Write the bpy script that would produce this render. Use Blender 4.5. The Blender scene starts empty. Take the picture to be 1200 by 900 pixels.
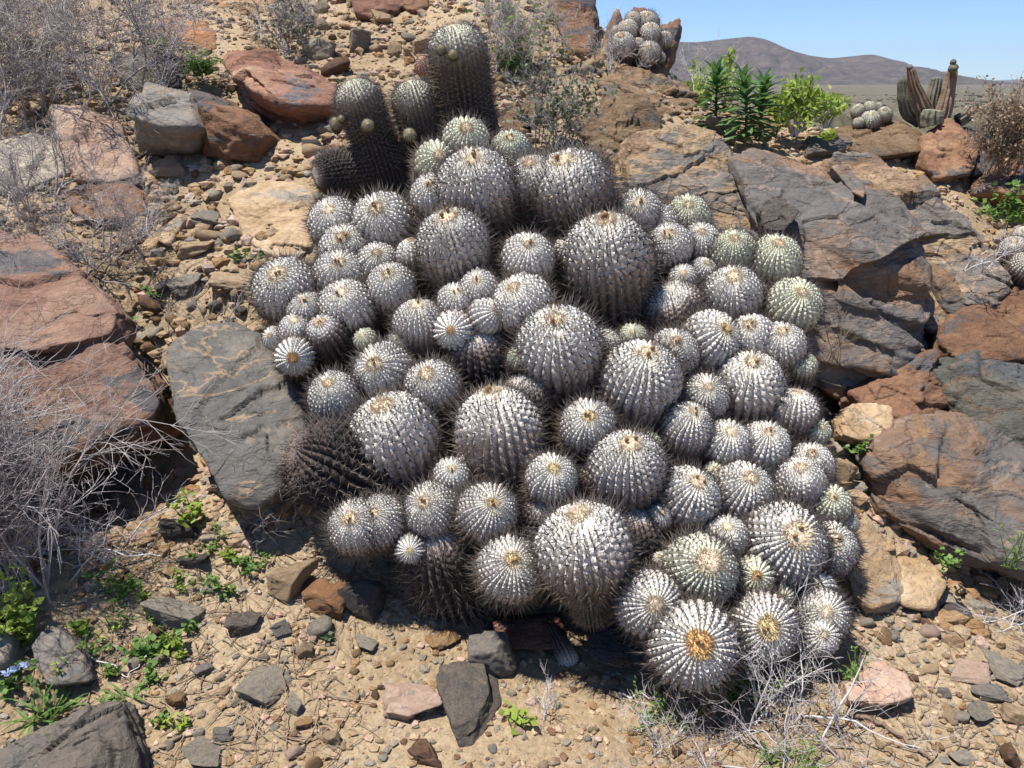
import bpy, bmesh, math, random
import numpy as np
from mathutils import Vector, Quaternion, Matrix
from mathutils.bvhtree import BVHTree

scene = bpy.context.scene
COL = scene.collection

# ------------------------------------------------------------------ camera
FPX = 940.0                      # focal length in pixels of a 1200 px wide frame
CAMH, PITCH = 1.55, math.radians(20.7)
cam_data = bpy.data.cameras.new('camera')
cam_data.sensor_width = 36.0
cam_data.lens = FPX / 1200 * 36.0
cam_data.clip_start = 0.05
cam_data.clip_end = 40000
cam = bpy.data.objects.new('camera', cam_data)
cam.location = (0, 0, CAMH)
cam.rotation_euler = (math.pi / 2 - PITCH, 0, 0)
COL.objects.link(cam)
scene.camera = cam

# ------------------------------------------------------------------ sky and sun
SUN = Vector((-0.30, -0.06, 0.95)).normalized()       # towards the sun
world = bpy.data.worlds.new('World')
scene.world = world
world.use_nodes = True
wn = world.node_tree.nodes
wn.clear()
sky = wn.new('ShaderNodeTexSky')
sky.sky_type = 'NISHITA'
sky.sun_disc = False
sky.sun_elevation = math.asin(SUN.z)
sky.sun_rotation = math.atan2(SUN.x, SUN.y)
sky.altitude = 2500
sky.air_density = 1.0
sky.dust_density = 0.0
sky.ozone_density = 5.0
bg = wn.new('ShaderNodeBackground')
bg.inputs['Strength'].default_value = 0.09
wo = wn.new('ShaderNodeOutputWorld')
tint = wn.new('ShaderNodeMix'); tint.data_type = 'RGBA'; tint.blend_type = 'MULTIPLY'
tint.inputs[0].default_value = 1.0; tint.inputs[7].default_value = (0.72, 0.89, 1.06, 1)
world.node_tree.links.new(sky.outputs[0], tint.inputs[6])
world.node_tree.links.new(tint.outputs[2], bg.inputs[0])
world.node_tree.links.new(bg.outputs[0], wo.inputs[0])

sd = bpy.data.lights.new('sun', 'SUN')
sd.energy = 4.6
sd.angle = math.radians(0.53)
sd.color = (1.0, 0.965, 0.91)
so = bpy.data.objects.new('sun', sd)
so.rotation_euler = SUN.to_track_quat('Z', 'Y').to_euler()
so.location = SUN * 30
COL.objects.link(so)

vs = scene.view_settings
vs.view_transform = 'Standard'
vs.look = 'None'
vs.gamma = 1.0
vs.exposure = 0.80
vs.use_curve_mapping = False
scene.cycles.max_bounces = 6
scene.cycles.diffuse_bounces = 3
scene.cycles.glossy_bounces = 2
scene.cycles.transmission_bounces = 4
scene.cycles.volume_bounces = 0
scene.cycles.caustics_reflective = False
scene.cycles.caustics_refractive = False

# ------------------------------------------------------------------ numeric helpers
RNG = np.random.default_rng(11)
CP, SP = math.cos(PITCH), math.sin(PITCH)

def ray(px, py):
    u = (px - 600.0) / FPX
    v = (450.0 - py) / FPX
    return np.array([u, CP + v * SP, v * CP - SP])

def at(px, py, Y):
    """the point at distance Y (metres, along the ground) on the line of sight of a photo pixel"""
    d = ray(px, py)
    p = d * (Y / d[1])
    p[2] += CAMH
    return p

def depth(p):
    return p[1] * CP - (p[2] - CAMH) * SP

def unit(v):
    v = np.asarray(v, float)
    n = np.linalg.norm(v, axis=-1, keepdims=True)
    return v / np.maximum(n, 1e-9)

def _hash(ix, iy, iz, seed):
    with np.errstate(over='ignore'):
        n = (ix.astype(np.int64) * 374761393 + iy.astype(np.int64) * 668265263 + iz.astype(np.int64) * 2147483647 + seed * 1274126177)
        n = (n ^ (n >> 13)) * 1274126177
        n = n ^ (n >> 16)
    return (n & 0xffffff) / float(0xffffff)

def vnoise(P, seed=0):
    """smooth value noise in 0..1 of points P (n,3)"""
    P = np.asarray(P, float)
    I = np.floor(P).astype(np.int64)
    f = P - I
    f = f * f * f * (f * (f * 6 - 15) + 10)
    x, y, z = I[:, 0], I[:, 1], I[:, 2]
    out = np.zeros(len(P))
    for dx in (0, 1):
        wx = f[:, 0] if dx else 1 - f[:, 0]
        for dy in (0, 1):
            wy = f[:, 1] if dy else 1 - f[:, 1]
            for dz in (0, 1):
                wz = f[:, 2] if dz else 1 - f[:, 2]
                out += wx * wy * wz * _hash(x + dx, y + dy, z + dz, seed)
    return out

def fbm(P, seed=0, octs=4, gain=0.5):
    P = np.asarray(P, float)
    out = np.zeros(len(P)); a = 1.0; t = 0.0
    for o in range(octs):
        out += a * (vnoise(P * (2.03 ** o) + 17.3 * o, seed + o) * 2 - 1)
        t += a; a *= gain
    return out / t

def tps_fit(X, z, smooth=1e-3):
    X = np.asarray(X, float); z = np.asarray(z, float)
    n = len(X)
    d = np.linalg.norm(X[:, None] - X[None], axis=2)
    K = np.where(d > 0, d * d * np.log(np.maximum(d, 1e-9)), 0) + smooth * np.eye(n)
    P = np.c_[np.ones(n), X]
    A = np.zeros((n + 3, n + 3))
    A[:n, :n] = K; A[:n, n:] = P; A[n:, :n] = P.T
    w = np.linalg.solve(A, np.r_[z, 0, 0, 0])
    def f(Q):
        Q = np.asarray(Q, float).reshape(-1, 2)
        out = np.empty(len(Q))
        for i in range(0, len(Q), 20000):
            q = Q[i:i + 20000]
            dd = np.linalg.norm(q[:, None] - X[None], axis=2)
            kk = np.where(dd > 0, dd * dd * np.log(np.maximum(dd, 1e-9)), 0)
            out[i:i + 20000] = kk @ w[:n] + w[n] + q @ w[n + 1:]
        return out
    return f

def sstep(a, b, x):
    t = np.clip((x - a) / (b - a), 0, 1)
    return t * t * (3 - 2 * t)

# ------------------------------------------------------------------ terrain shape
ctrl = [(0, 900, 1.45), (300, 900, 1.47), (600, 900, 1.48), (900, 900, 1.48), (1200, 900, 1.5),
        (100, 780, 1.76), (350, 780, 1.78), (600, 790, 1.80), (850, 790, 1.80), (1100, 780, 1.83), (1200, 780, 1.85),
        (600, 700, 2.12), (780, 700, 2.1), (450, 660, 2.15),
        (60, 640, 2.12), (205, 600, 2.30), (165, 540, 2.72), (125, 570, 2.62), (330, 620, 2.2), (260, 480, 2.72), (60, 450, 2.85), (250, 350, 3.1), (60, 300, 3.3), (300, 250, 3.55),
        (150, 200, 3.9), (350, 180, 4.0), (100, 80, 4.9), (430, 120, 4.6), (450, 50, 5.5), (450, 0, 6.3), (250, 0, 6.2), (50, 0, 6.0),
        (600, 60, 5.3), (640, 120, 4.75), (650, 10, 6.1), (680, 180, 4.15), (720, 75, 5.8), (760, 110, 5.3),
        (650, 400, 2.95), (560, 250, 3.45), (800, 350, 3.25), (900, 500, 2.6),
        (1010, 660, 2.15), (1000, 540, 2.5), (1050, 580, 2.55), (1150, 720, 2.1), (1000, 420, 3.3), (900, 250, 4.05), (860, 160, 4.95), (1000, 185, 5.1),
        (1100, 210, 5.05), (1190, 320, 4.35), (1190, 470, 3.25), (1160, 560, 2.9), (1060, 310, 3.95),
        (900, 150, 5.5), (1000, 158, 5.8), (1100, 175, 5.8), (1190, 190, 5.8), (830, 125, 5.8)]
XY = []; ZZ = []
for (px, py, Y) in ctrl:
    p = at(px, py, Y); XY.append(p[:2]); ZZ.append(p[2])
for (x, y, z) in [(-4, 0, .35), (-2, 0, .08), (0, 0, 0), (2, 0, -.05), (4, 0, -.25), (0, -2, -.15), (-4, -2, 0), (4, -2, -.45), (-7, 6, 2.5),
                  (-3, 8, 2.75), (-.6, 8, 2.7), (.35, 7.6, 2.25), (.9, 8, 1.75), (1.5, 7, 1.25), (2.2, 9, .7), (4, 8, .55), (6.5, 6, .2), (6, 3, .1),
                  (5, 12, -.5), (0, 13, 2.6), (-8, 11, 3.4), (-8, 3, 1.6), (-5, 2.6, .95), (3.3, 1.6, -.05)]:
    XY.append((x, y)); ZZ.append(z)
_tps = tps_fit(XY, ZZ, 2e-3)

def height_far(x, y):
    r = np.hypot(x, y)
    P = np.c_[x / 60, y / 60, np.zeros(len(x))]
    return 0.3 - 10.6 * sstep(6, 230, r) + 1.0 * fbm(P, 5, 3) * sstep(15, 200, r)

def height(x, y, detail=True):
    x = np.atleast_1d(np.asarray(x, float)); y = np.atleast_1d(np.asarray(y, float))
    r = np.hypot(x, y)
    w = 1 - sstep(8.5, 20, r)
    zf = height_far(x, y)
    zn = np.zeros(len(x))
    m = w > 0
    if m.any():
        zn[m] = _tps(np.c_[x[m], y[m]])
    z = zn * w + zf * (1 - w)
    if detail:
        P = np.c_[x, y, np.zeros(len(x))]
        amp = 0.012 + 0.03 * sstep(2.2, 4.5, r)
        z = z + amp * fbm(P * 3.1, 2, 4, 0.55) + 0.010 * sstep(2.0, 3.5, r) * fbm(P * 14, 8, 2)
    return z

def ground(px, py, tmax=40.0):
    """where the line of sight of a photo pixel meets the ground"""
    d = ray(px, py)
    t = np.geomspace(0.6, tmax, 1400)
    p = d[None] * t[:, None]
    z = p[:, 2] + CAMH
    h = height(p[:, 0], p[:, 1])
    k = np.nonzero(z < h)[0]
    i = k[0] if len(k) else len(t) - 1
    q = np.array([p[i, 0], p[i, 1], h[i]])
    return q

# ------------------------------------------------------------------ mesh helpers
def mk_mesh(name, V, faces, mat=None, smooth=True, attrs=None):
    """faces: one (n,k) array or a list of such arrays"""
    V = np.asarray(V, np.float32)
    if isinstance(faces, np.ndarray):
        faces = [faces]
    faces = [np.asarray(f, np.int32) for f in faces if len(f)]
    me = bpy.data.meshes.new(name)
    me.vertices.add(len(V)); me.vertices.foreach_set('co', V.ravel())
    loops = np.concatenate([f.ravel() for f in faces])
    sizes = np.concatenate([np.full(len(f), f.shape[1], np.int32) for f in faces])
    starts = np.concatenate([[0], np.cumsum(sizes)[:-1]]).astype(np.int32)
    me.loops.add(len(loops)); me.loops.foreach_set('vertex_index', loops)
    me.polygons.add(len(sizes)); me.polygons.foreach_set('loop_start', starts)
    me.polygons.foreach_set('use_smooth', np.full(len(sizes), smooth))
    if attrs:
        for k, a in attrs.items():
            at_ = me.attributes.new(k, 'FLOAT', 'POINT')
            at_.data.foreach_set('value', np.asarray(a, np.float32))
    me.update(calc_edges=True)
    me.validate()
    if mat:
        me.materials.append(mat)
    return me

def link(name, me, loc=(0, 0, 0), parent=None, rot=None, scale=None):
    o = bpy.data.objects.new(name, me)
    o.location = loc
    if rot is not None: o.rotation_euler = rot
    if scale is not None: o.scale = (scale,) * 3 if np.isscalar(scale) else scale
    COL.objects.link(o)
    if parent is not None: o.parent = parent
    return o

def tag(o, label=None, cat=None, group=None, kind=None):
    if label: o['label'] = label
    if cat: o['category'] = cat
    if group: o['group'] = group
    if kind: o['kind'] = kind
    return o

def thing(name, loc, label, cat, group=None):
    o = bpy.data.objects.new(name, None)
    o.empty_display_size = 0.05
    o.location = loc
    COL.objects.link(o)
    return tag(o, label, cat, group)

def tubes(P, R, sides=3):
    """P (m,k,3) polylines, R (m,k) radii -> verts, quads"""
    m, k, _ = P.shape
    T = unit(np.gradient(P, axis=1))
    ref = np.tile(np.array([0.31, 0.22, 0.92]), (m, k, 1))
    bad = np.abs((T * ref).sum(2)) > 0.93
    ref[bad] = (0.9, -0.3, 0.1)
    A = unit(np.cross(T, ref)); B = np.cross(T, A)
    ang = np.arange(sides) / sides * 2 * math.pi
    V = P[:, :, None] + R[:, :, None, None] * (np.cos(ang)[None, None, :, None] * A[:, :, None] + np.sin(ang)[None, None, :, None] * B[:, :, None])
    idx = np.arange(m * k * sides).reshape(m, k, sides)
    nx = np.roll(idx, -1, axis=2)
    F = np.stack([idx[:, :-1], nx[:, :-1], nx[:, 1:], idx[:, 1:]], -1).reshape(-1, 4)
    return V.reshape(-1, 3), F

def joinm(parts):
    Vs = []; Fs = []; o = 0
    for V, F in parts:
        Vs.append(V); Fs.append(F + o); o += len(V)
    return np.concatenate(Vs), np.concatenate(Fs)

_ico = {}
def ico(level):
    if level not in _ico:
        bm = bmesh.new()
        bmesh.ops.create_icosphere(bm, subdivisions=level, radius=1)
        V = np.array([v.co[:] for v in bm.verts]); F = np.array([[v.index for v in f.verts] for f in bm.faces])
        bm.free()
        _ico[level] = (unit(V), F)
    return _ico[level]

# ------------------------------------------------------------------ material helpers
class NT:
    def __init__(self, name):
        self.m = bpy.data.materials.new(name); self.m.use_nodes = True
        self.t = self.m.node_tree; self.t.nodes.clear()
        self.out = self.n('ShaderNodeOutputMaterial')
        self.b = self.n('ShaderNodeBsdfPrincipled')
        self.l(self.b.outputs[0], self.out.inputs[0])
        self.b.inputs['Roughness'].default_value = 0.9
        self.b.inputs['Specular IOR Level'].default_value = 0.25
    def n(self, t, **kw):
        x = self.t.nodes.new(t)
        for k, v in kw.items(): setattr(x, k, v)
        return x
    def l(self, a, b): self.t.links.new(a, b)
    def set(self, node, **kw):
        for k, v in kw.items(): node.inputs[k].default_value = v
    def noise(self, vec, scale, detail=5, rough=0.55, dist=0.0):
        x = self.n('ShaderNodeTexNoise')
        self.set(x, Scale=scale, Detail=detail, Roughness=rough, Distortion=dist)
        if vec is not None: self.l(vec, x.inputs['Vector'])
        return x.outputs[0]
    def ramp(self, fac, stops, interp='LINEAR'):
        r = self.n('ShaderNodeValToRGB')
        r.color_ramp.interpolation = interp
        els = r.color_ramp.elements
        while len(els) < len(stops): els.new(0.5)
        for e, (p, c) in zip(els, stops):
            e.position = p; e.color = (c[0], c[1], c[2], 1) if not np.isscalar(c) else (c, c, c, 1)
        self.l(fac, r.inputs[0])
        return r.outputs[0]
    def mix(self, fac, a, b, mode='MIX'):
        x = self.n('ShaderNodeMix', data_type='RGBA', blend_type=mode)
        for i, v in ((0, fac), (6, a), (7, b)):
            if hasattr(v, 'is_linked'): self.l(v, x.inputs[i])
            else: x.inputs[i].default_value = v if i == 0 else (*v, 1)
        return x.outputs[2]
    def math(self, op, a, b=0.0, c=None):
        x = self.n('ShaderNodeMath', operation=op)
        for i, v in enumerate((a, b) if c is None else (a, b, c)):
            if hasattr(v, 'is_linked'): self.l(v, x.inputs[i])
            else: x.inputs[i].default_value = v
        return x.outputs[0]
    def bump(self, h, strength, dist, prev=None):
        x = self.n('ShaderNodeBump')
        self.set(x, Strength=strength, Distance=dist)
        self.l(h, x.inputs['Height'])
        if prev is not None: self.l(prev, x.inputs['Normal'])
        return x.outputs[0]
    def coords(self, rand=True, off=0.0):
        tc = self.n('ShaderNodeTexCoord'); v = tc.outputs['Object']
        a = self.n('ShaderNodeVectorMath', operation='ADD')
        self.l(v, a.inputs[0])
        if rand:
            oi = self.n('ShaderNodeObjectInfo')
            s = self.math('MULTIPLY_ADD', oi.outputs['Random'], 37.0, off)
            self.l(s, a.inputs[1])
            self.rand = oi.outputs['Random']
        else:
            a.inputs[1].default_value = (off, off * .7, off * 1.3)
        return a.outputs[0]

def rock_mat(name, cols, scale=3.0, patina=None, pat_amt=0.5, strata=(0.3, 0.2, 1.0), rough=0.85, bump=1.0, vein=None):
    t = NT(name)
    v = t.coords()
    mp = t.n('ShaderNodeMapping'); mp.inputs['Rotation'].default_value = (0.5, 0.35, 0.3)
    mp.inputs['Scale'].default_value = (1.0, 1.0, 3.2)
    t.l(v, mp.inputs['Vector']); sv = mp.outputs[0]
    n1 = t.noise(sv, scale, 12, 0.70, 0.5)
    k = len(cols)
    c = t.ramp(n1, [(0.30 + 0.40 * i / (k - 1), cols[i]) for i in range(k)])
    if patina is not None:
        n3 = t.noise(sv, scale * 0.75, 12, 0.68, 0.5)
        f = t.ramp(n3, [(0.64 - 0.28 * pat_amt, 0.0), (0.675 - 0.28 * pat_amt, 0.9)])
        c = t.mix(f, c, patina)
    if vein is not None:
        vn = t.noise(sv, scale * 1.0, 6, 0.55, 0.5)
        va = t.math('ABSOLUTE', t.math('SUBTRACT', vn, 0.5))
        f = t.ramp(va, [(0.0, 0.75), (0.016, 0.0)])
        c = t.mix(f, c, vein)
    # mineral grain and lichen flecks
    g = t.noise(v, scale * 14, 6, 0.7)
    c = t.mix(0.75, c, t.ramp(g, [(0.28, 0.62), (0.5, 1.0), (0.75, 1.3)]), 'MULTIPLY')
    fl = t.noise(v, scale * 30, 3, 0.6)
    c = t.mix(t.ramp(fl, [(0.66, 0.0), (0.72, 0.35)]), c, (0.42, 0.36, 0.28))
    # tone of the single stone
    hv = t.n('ShaderNodeHueSaturation')
    t.l(c, hv.inputs['Color'])
    t.l(t.math('MULTIPLY_ADD', t.rand, 0.4, 0.8), hv.inputs['Value'])
    t.l(hv.outputs[0], t.b.inputs['Base Color'])
    t.b.inputs['Roughness'].default_value = rough
    vo = t.n('ShaderNodeTexVoronoi', feature='DISTANCE_TO_EDGE')
    vo.inputs['Scale'].default_value = scale * 1.6
    dn = t.n('ShaderNodeTexNoise'); t.set(dn, Scale=scale * 2, Detail=4.0)
    t.l(sv, dn.inputs['Vector'])
    dv = t.n('ShaderNodeVectorMath', operation='MULTIPLY_ADD')
    t.l(dn.outputs[1], dv.inputs[0]); dv.inputs[1].default_value = (.7, .7, .7); t.l(sv, dv.inputs[2])
    t.l(dv.outputs[0], vo.inputs['Vector'])
    crack = t.ramp(vo.outputs[0], [(0.0, 0.0), (0.035, 1.0)])
    b = t.bump(crack, 0.55 * bump, 0.012)
    b = t.bump(t.noise(sv, scale * 4.5, 9, 0.68, 0.4), 0.8 * bump, 0.035, b)
    b = t.bump(g, 0.6 * bump, 0.010, b)
    t.l(b, t.b.inputs['Normal'])
    return t.m

def plain_mat(name, col, var=0.25, scale=40, rough=0.8, trans=0.0, spec=0.25, hue=0.03):
    t = NT(name)
    v = t.coords()
    n = t.noise(v, scale, 3, 0.6)
    c = t.mix(1.0, col, t.ramp(n, [(0.3, 1 - var), (0.7, 1 + var)]), 'MULTIPLY')
    hv = t.n('ShaderNodeHueSaturation'); t.l(c, hv.inputs['Color'])
    t.l(t.math('MULTIPLY_ADD', t.rand, 0.3, 0.85), hv.inputs['Value'])
    t.l(t.math('MULTIPLY_ADD', t.rand, hue, 0.5 - hue / 2), hv.inputs['Hue'])
    t.l(hv.outputs[0], t.b.inputs['Base Color'])
    t.b.inputs['Roughness'].default_value = rough
    t.b.inputs['Specular IOR Level'].default_value = spec
    if trans > 0:
        tr = t.n('ShaderNodeBsdfTranslucent'); t.l(hv.outputs[0], tr.inputs['Color'])
        ms = t.n('ShaderNodeMixShader'); ms.inputs[0].default_value = trans
        t.l(t.b.outputs[0], ms.inputs[1]); t.l(tr.outputs[0], ms.inputs[2])
        t.l(ms.outputs[0], t.out.inputs[0])
    return t.m

def leaf_mat(name, col, col2, trans=0.35):
    """leaves vary from leaf to leaf by position"""
    t = NT(name)
    v = t.coords()
    n = t.noise(v, 9, 4, 0.7)
    c = t.mix(t.ramp(n, [(0.35, 0.0), (0.65, 1.0)]), col, col2)
    t.l(c, t.b.inputs['Base Color'])
    t.b.inputs['Roughness'].default_value = 0.55
    tr = t.n('ShaderNodeBsdfTranslucent'); t.l(c, tr.inputs['Color'])
    ms = t.n('ShaderNodeMixShader'); ms.inputs[0].default_value = trans
    t.l(t.b.outputs[0], ms.inputs[1]); t.l(tr.outputs[0], ms.inputs[2])
    t.l(ms.outputs[0], t.out.inputs[0])
    return t.m

# ------------------------------------------------------------------ materials
def soil_material():
    t = NT('soil')
    v = t.coords(rand=False)
    big = t.noise(v, 1.3, 6, 0.6, 0.4)
    c = t.ramp(big, [(0.3, (0.275, 0.192, 0.108)), (0.5, (0.37, 0.272, 0.162)), (0.7, (0.455, 0.35, 0.224))])
    fine = t.noise(v, 55, 6, 0.7)
    c = t.mix(0.8, c, t.ramp(fine, [(0.3, 0.66), (0.52, 1.0), (0.72, 1.28)]), 'MULTIPLY')
    vo = t.n('ShaderNodeTexVoronoi'); vo.inputs['Scale'].default_value = 85
    t.l(v, vo.inputs['Vector'])
    sepc = t.n('ShaderNodeSeparateColor'); t.l(vo.outputs['Color'], sepc.inputs[0])
    gritc = t.ramp(sepc.outputs[1], [(0.0, (0.16, 0.13, 0.11)), (0.35, (0.30, 0.19, 0.10)), (0.7, (0.40, 0.29, 0.18)), (1.0, (0.50, 0.42, 0.32))])
    gf = t.ramp(sepc.outputs[0], [(0.50, 0.0), (0.60, 0.38)])
    c = t.mix(gf, c, gritc)
    # dry scrub colour out on the plain
    ln = t.n('ShaderNodeVectorMath', operation='LENGTH'); t.l(v, ln.inputs[0])
    far = t.n('ShaderNodeMapRange'); t.l(ln.outputs['Value'], far.inputs[0])
    far.inputs[1].default_value = 9; far.inputs[2].default_value = 60
    s1 = t.noise(v, 0.35, 8, 0.75)
    s2 = t.noise(v, 0.02, 5, 0.6)
    sc_ = t.ramp(s1, [(0.35, (0.045, 0.045, 0.026)), (0.5, (0.095, 0.082, 0.05)), (0.66, (0.18, 0.14, 0.09))])
    sc_ = t.mix(t.ramp(s2, [(0.4, 0.0), (0.6, 0.6)]), sc_, (0.16, 0.125, 0.083))
    c = t.mix(far.outputs[0], c, sc_)
    t.l(c, t.b.inputs['Base Color'])
    t.b.inputs['Roughness'].default_value = 0.95
    b = t.bump(t.math('SUBTRACT', 1.0, vo.outputs['Distance']), 0.28, 0.006)
    b = t.bump(fine, 0.7, 0.014, b)
    b = t.bump(t.noise(v, 16, 7, 0.68), 0.7, 0.03, b)
    t.l(b, t.b.inputs['Normal'])
    return t.m

M = {}
M['soil'] = soil_material()
M['red'] = rock_mat('red_rock', [(0.11, 0.055, 0.039), (0.20, 0.097, 0.064), (0.27, 0.145, 0.096), (0.34, 0.225, 0.155)], 2.6, (0.12, 0.115, 0.115), 0.22)
M['redslab'] = rock_mat('red_slab_rock', [(0.15, 0.078, 0.056), (0.24, 0.13, 0.09), (0.31, 0.19, 0.132), (0.21, 0.155, 0.125)], 2.2, (0.115, 0.112, 0.112), 0.25, bump=1.2)
M['grey'] = rock_mat('grey_rock', [(0.105, 0.094, 0.084), (0.165, 0.149, 0.132), (0.215, 0.19, 0.16), (0.28, 0.23, 0.175)], 2.6, (0.135, 0.128, 0.12), 0.35, bump=0.7, vein=(0.33, 0.23, 0.14))
M['slab'] = rock_mat('slate_slab_rock', [(0.075, 0.068, 0.06), (0.115, 0.104, 0.09), (0.155, 0.135, 0.112), (0.23, 0.18, 0.125)], 2.0, (0.10, 0.094, 0.085), 0.4, bump=1.0, vein=(0.34, 0.225, 0.13))
M['umber'] = rock_mat('umber_rock', [(0.11, 0.09, 0.072), (0.175, 0.146, 0.118), (0.23, 0.19, 0.148), (0.30, 0.235, 0.17)], 2.6, (0.16, 0.145, 0.125), 0.35, bump=1.3)
M['dark'] = rock_mat('dark_rock', [(0.07, 0.062, 0.056), (0.115, 0.10, 0.088), (0.155, 0.128, 0.105), (0.20, 0.16, 0.12)], 3.2, (0.10, 0.096, 0.092), 0.4, bump=1.3)
M['outcrop'] = rock_mat('varnished_outcrop_rock', [(0.09, 0.08, 0.074), (0.145, 0.118, 0.10), (0.22, 0.13, 0.075), (0.29, 0.20, 0.115)], 1.7, (0.122, 0.112, 0.103), 0.62, bump=1.15, vein=(0.27, 0.20, 0.15))
M['outtan'] = rock_mat('mottled_outcrop_rock', [(0.12, 0.10, 0.095), (0.26, 0.165, 0.10), (0.35, 0.245, 0.14), (0.27, 0.21, 0.17)], 2.0, (0.15, 0.136, 0.122), 0.42, bump=1.3, vein=(0.38, 0.27, 0.18))
M['rough'] = rock_mat('ragged_brown_rock', [(0.12, 0.075, 0.048), (0.24, 0.15, 0.085), (0.33, 0.225, 0.13), (0.30, 0.165, 0.10)], 3.2, (0.16, 0.14, 0.12), 0.3, bump=1.7)
M['brown'] = rock_mat('brown_rock', [(0.10, 0.055, 0.033), (0.175, 0.09, 0.052), (0.25, 0.135, 0.075), (0.30, 0.19, 0.11)], 3.0, (0.10, 0.095, 0.095), 0.35)
M['green'] = rock_mat('greenish_rock', [(0.075, 0.07, 0.06), (0.12, 0.115, 0.095), (0.17, 0.155, 0.12), (0.23, 0.17, 0.11)], 2.4, (0.115, 0.118, 0.12), 0.4, bump=1.2, vein=(0.25, 0.15, 0.09))
M['tan'] = rock_mat('tan_rock', [(0.25, 0.155, 0.082), (0.37, 0.25, 0.14), (0.45, 0.325, 0.20), (0.52, 0.41, 0.28)], 3.4, (0.30, 0.26, 0.21), 0.2, bump=0.8)
M['ochre'] = rock_mat('ochre_rock', [(0.22, 0.11, 0.05), (0.34, 0.19, 0.085), (0.43, 0.28, 0.14), (0.45, 0.33, 0.20)], 4.0, (0.25, 0.21, 0.17), 0.2)
M['pink'] = rock_mat('pinkish_rock', [(0.30, 0.185, 0.125), (0.42, 0.275, 0.195), (0.48, 0.345, 0.26), (0.50, 0.41, 0.33)], 4.0, (0.28, 0.22, 0.18), 0.2, bump=0.7)
M['pale'] = rock_mat('pale_grey_rock', [(0.18, 0.15, 0.115), (0.27, 0.23, 0.175), (0.36, 0.305, 0.23), (0.43, 0.36, 0.265)], 3.5, (0.22, 0.205, 0.18), 0.3, bump=0.8)
M['orange'] = rock_mat('orange_rock', [(0.17, 0.075, 0.035), (0.29, 0.135, 0.06), (0.38, 0.205, 0.10), (0.40, 0.27, 0.16)], 3.2, (0.15, 0.13, 0.12), 0.3)

# ------------------------------------------------------------------ ground sheet
def build_ground():
    fr = np.radians(np.arange(-43, 43.01, 0.22)); bk = np.radians(np.arange(43 + 2.4, 360 - 43 - 1.2, 2.5))
    A = np.concatenate([fr, bk])
    R = np.concatenate([np.geomspace(0.25, 1.2, 14)[:-1], np.geomspace(1.2, 9, 270)[:-1], np.geomspace(9, 11000, 170)])
    rr, aa = np.meshgrid(R, A, indexing='ij')
    x = (rr * np.sin(aa)).ravel(); y = (rr * np.cos(aa)).ravel()
    z = height(x, y)
    V = np.c_[x, y, z]
    n, k = len(R), len(A)
    I = np.arange(n * k).reshape(n, k); J = np.roll(I, -1, axis=1)
    F = np.stack([I[:-1], I[1:], J[1:], J[:-1]], -1).reshape(-1, 4)
    V = np.r_[V, [[0, 0, float(height([0.], [0.])[0])]]]
    c = len(V) - 1
    T = np.stack([I[0], J[0], np.full(k, c)], -1)
    F = F[:, ::-1]; T = T[:, ::-1]
    me = mk_mesh('ground', V, [F, T], M['soil'])
    o = link('ground', me)
    tag(o, kind='structure')
    Fq = F
    tri = np.r_[Fq[:, [0, 1, 2]], Fq[:, [0, 2, 3]]]
    keep = (np.hypot(V[tri[:, 0], 0], V[tri[:, 0], 1]) < 10) & (V[tri[:, 0], 1] > 0.4)
    return V, tri[keep]
GV, GT = build_ground()
OCC = [(GV, GT, 0)]            # triangles that hide things from view: (verts, tris, id)

# ------------------------------------------------------------------ far hills
def hill_material():
    t = NT('hill_scrub')
    v = t.coords(rand=False)
    n = t.noise(v, 0.02, 12, 0.78)
    c = t.ramp(n, [(0.38, (0.05, 0.042, 0.036)), (0.5, (0.11, 0.086, 0.068)), (0.62, (0.185, 0.14, 0.102))])
    t.l(c, t.b.inputs['Base Color'])
    b = t.bump(n, 0.9, 30.0)
    t.l(b, t.b.inputs['Normal'])
    return t.m
M['hill'] = hill_material()

def build_hills(name, Y0, depthm, prof, seed, step=9.0, base=-11.0):
    px = np.array([p[0] for p in prof], float); py = np.array([p[1] for p in prof], float)
    xs = np.array([at(a, b, Y0)[0] for a, b in zip(px, py)]); zs = np.array([at(a, b, Y0)[2] for a, b in zip(px, py)]) - base
    x = np.arange(xs[0], xs[-1], step); y = np.arange(Y0 - depthm, Y0 + depthm, step * 1.4)
    X, Yy = np.meshgrid(x, y, indexing='ij')
    crest = np.interp(X, xs, zs)
    k = 9; ker = np.hanning(k + 2)[1:-1]; ker /= ker.sum()
    crest = np.apply_along_axis(lambda a: np.convolve(np.pad(a, k // 2, mode='edge'), ker, 'valid'), 0, crest)
    P = np.c_[X.ravel() / 260, Yy.ravel() / 260, np.zeros(X.size)]
    wob = fbm(P, seed, 5, 0.55).reshape(X.shape)
    rid = 1 - np.abs(fbm(P * np.array([2.6, .8, 1]), seed + 9, 5, 0.55)).reshape(X.shape) * 2
    t = np.clip(np.abs(Yy - Y0) / depthm, 0, 1)
    bell = (1 - t) ** 1.25
    Z = base - 4 + crest * (bell * (1 + 0.34 * (rid - 0.6) * t * 2.2) + 0.10 * wob * t * (1 - t) * 4)
    V = np.c_[X.ravel(), Yy.ravel(), Z.ravel()]
    n, m = X.shape
    I = np.arange(n * m).reshape(n, m)
    F = np.stack([I[:-1, :-1], I[1:, :-1], I[1:, 1:], I[:-1, 1:]], -1).reshape(-1, 4)
    tag(link(name, mk_mesh(name, V, F, M['hill'])), kind='structure')

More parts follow.
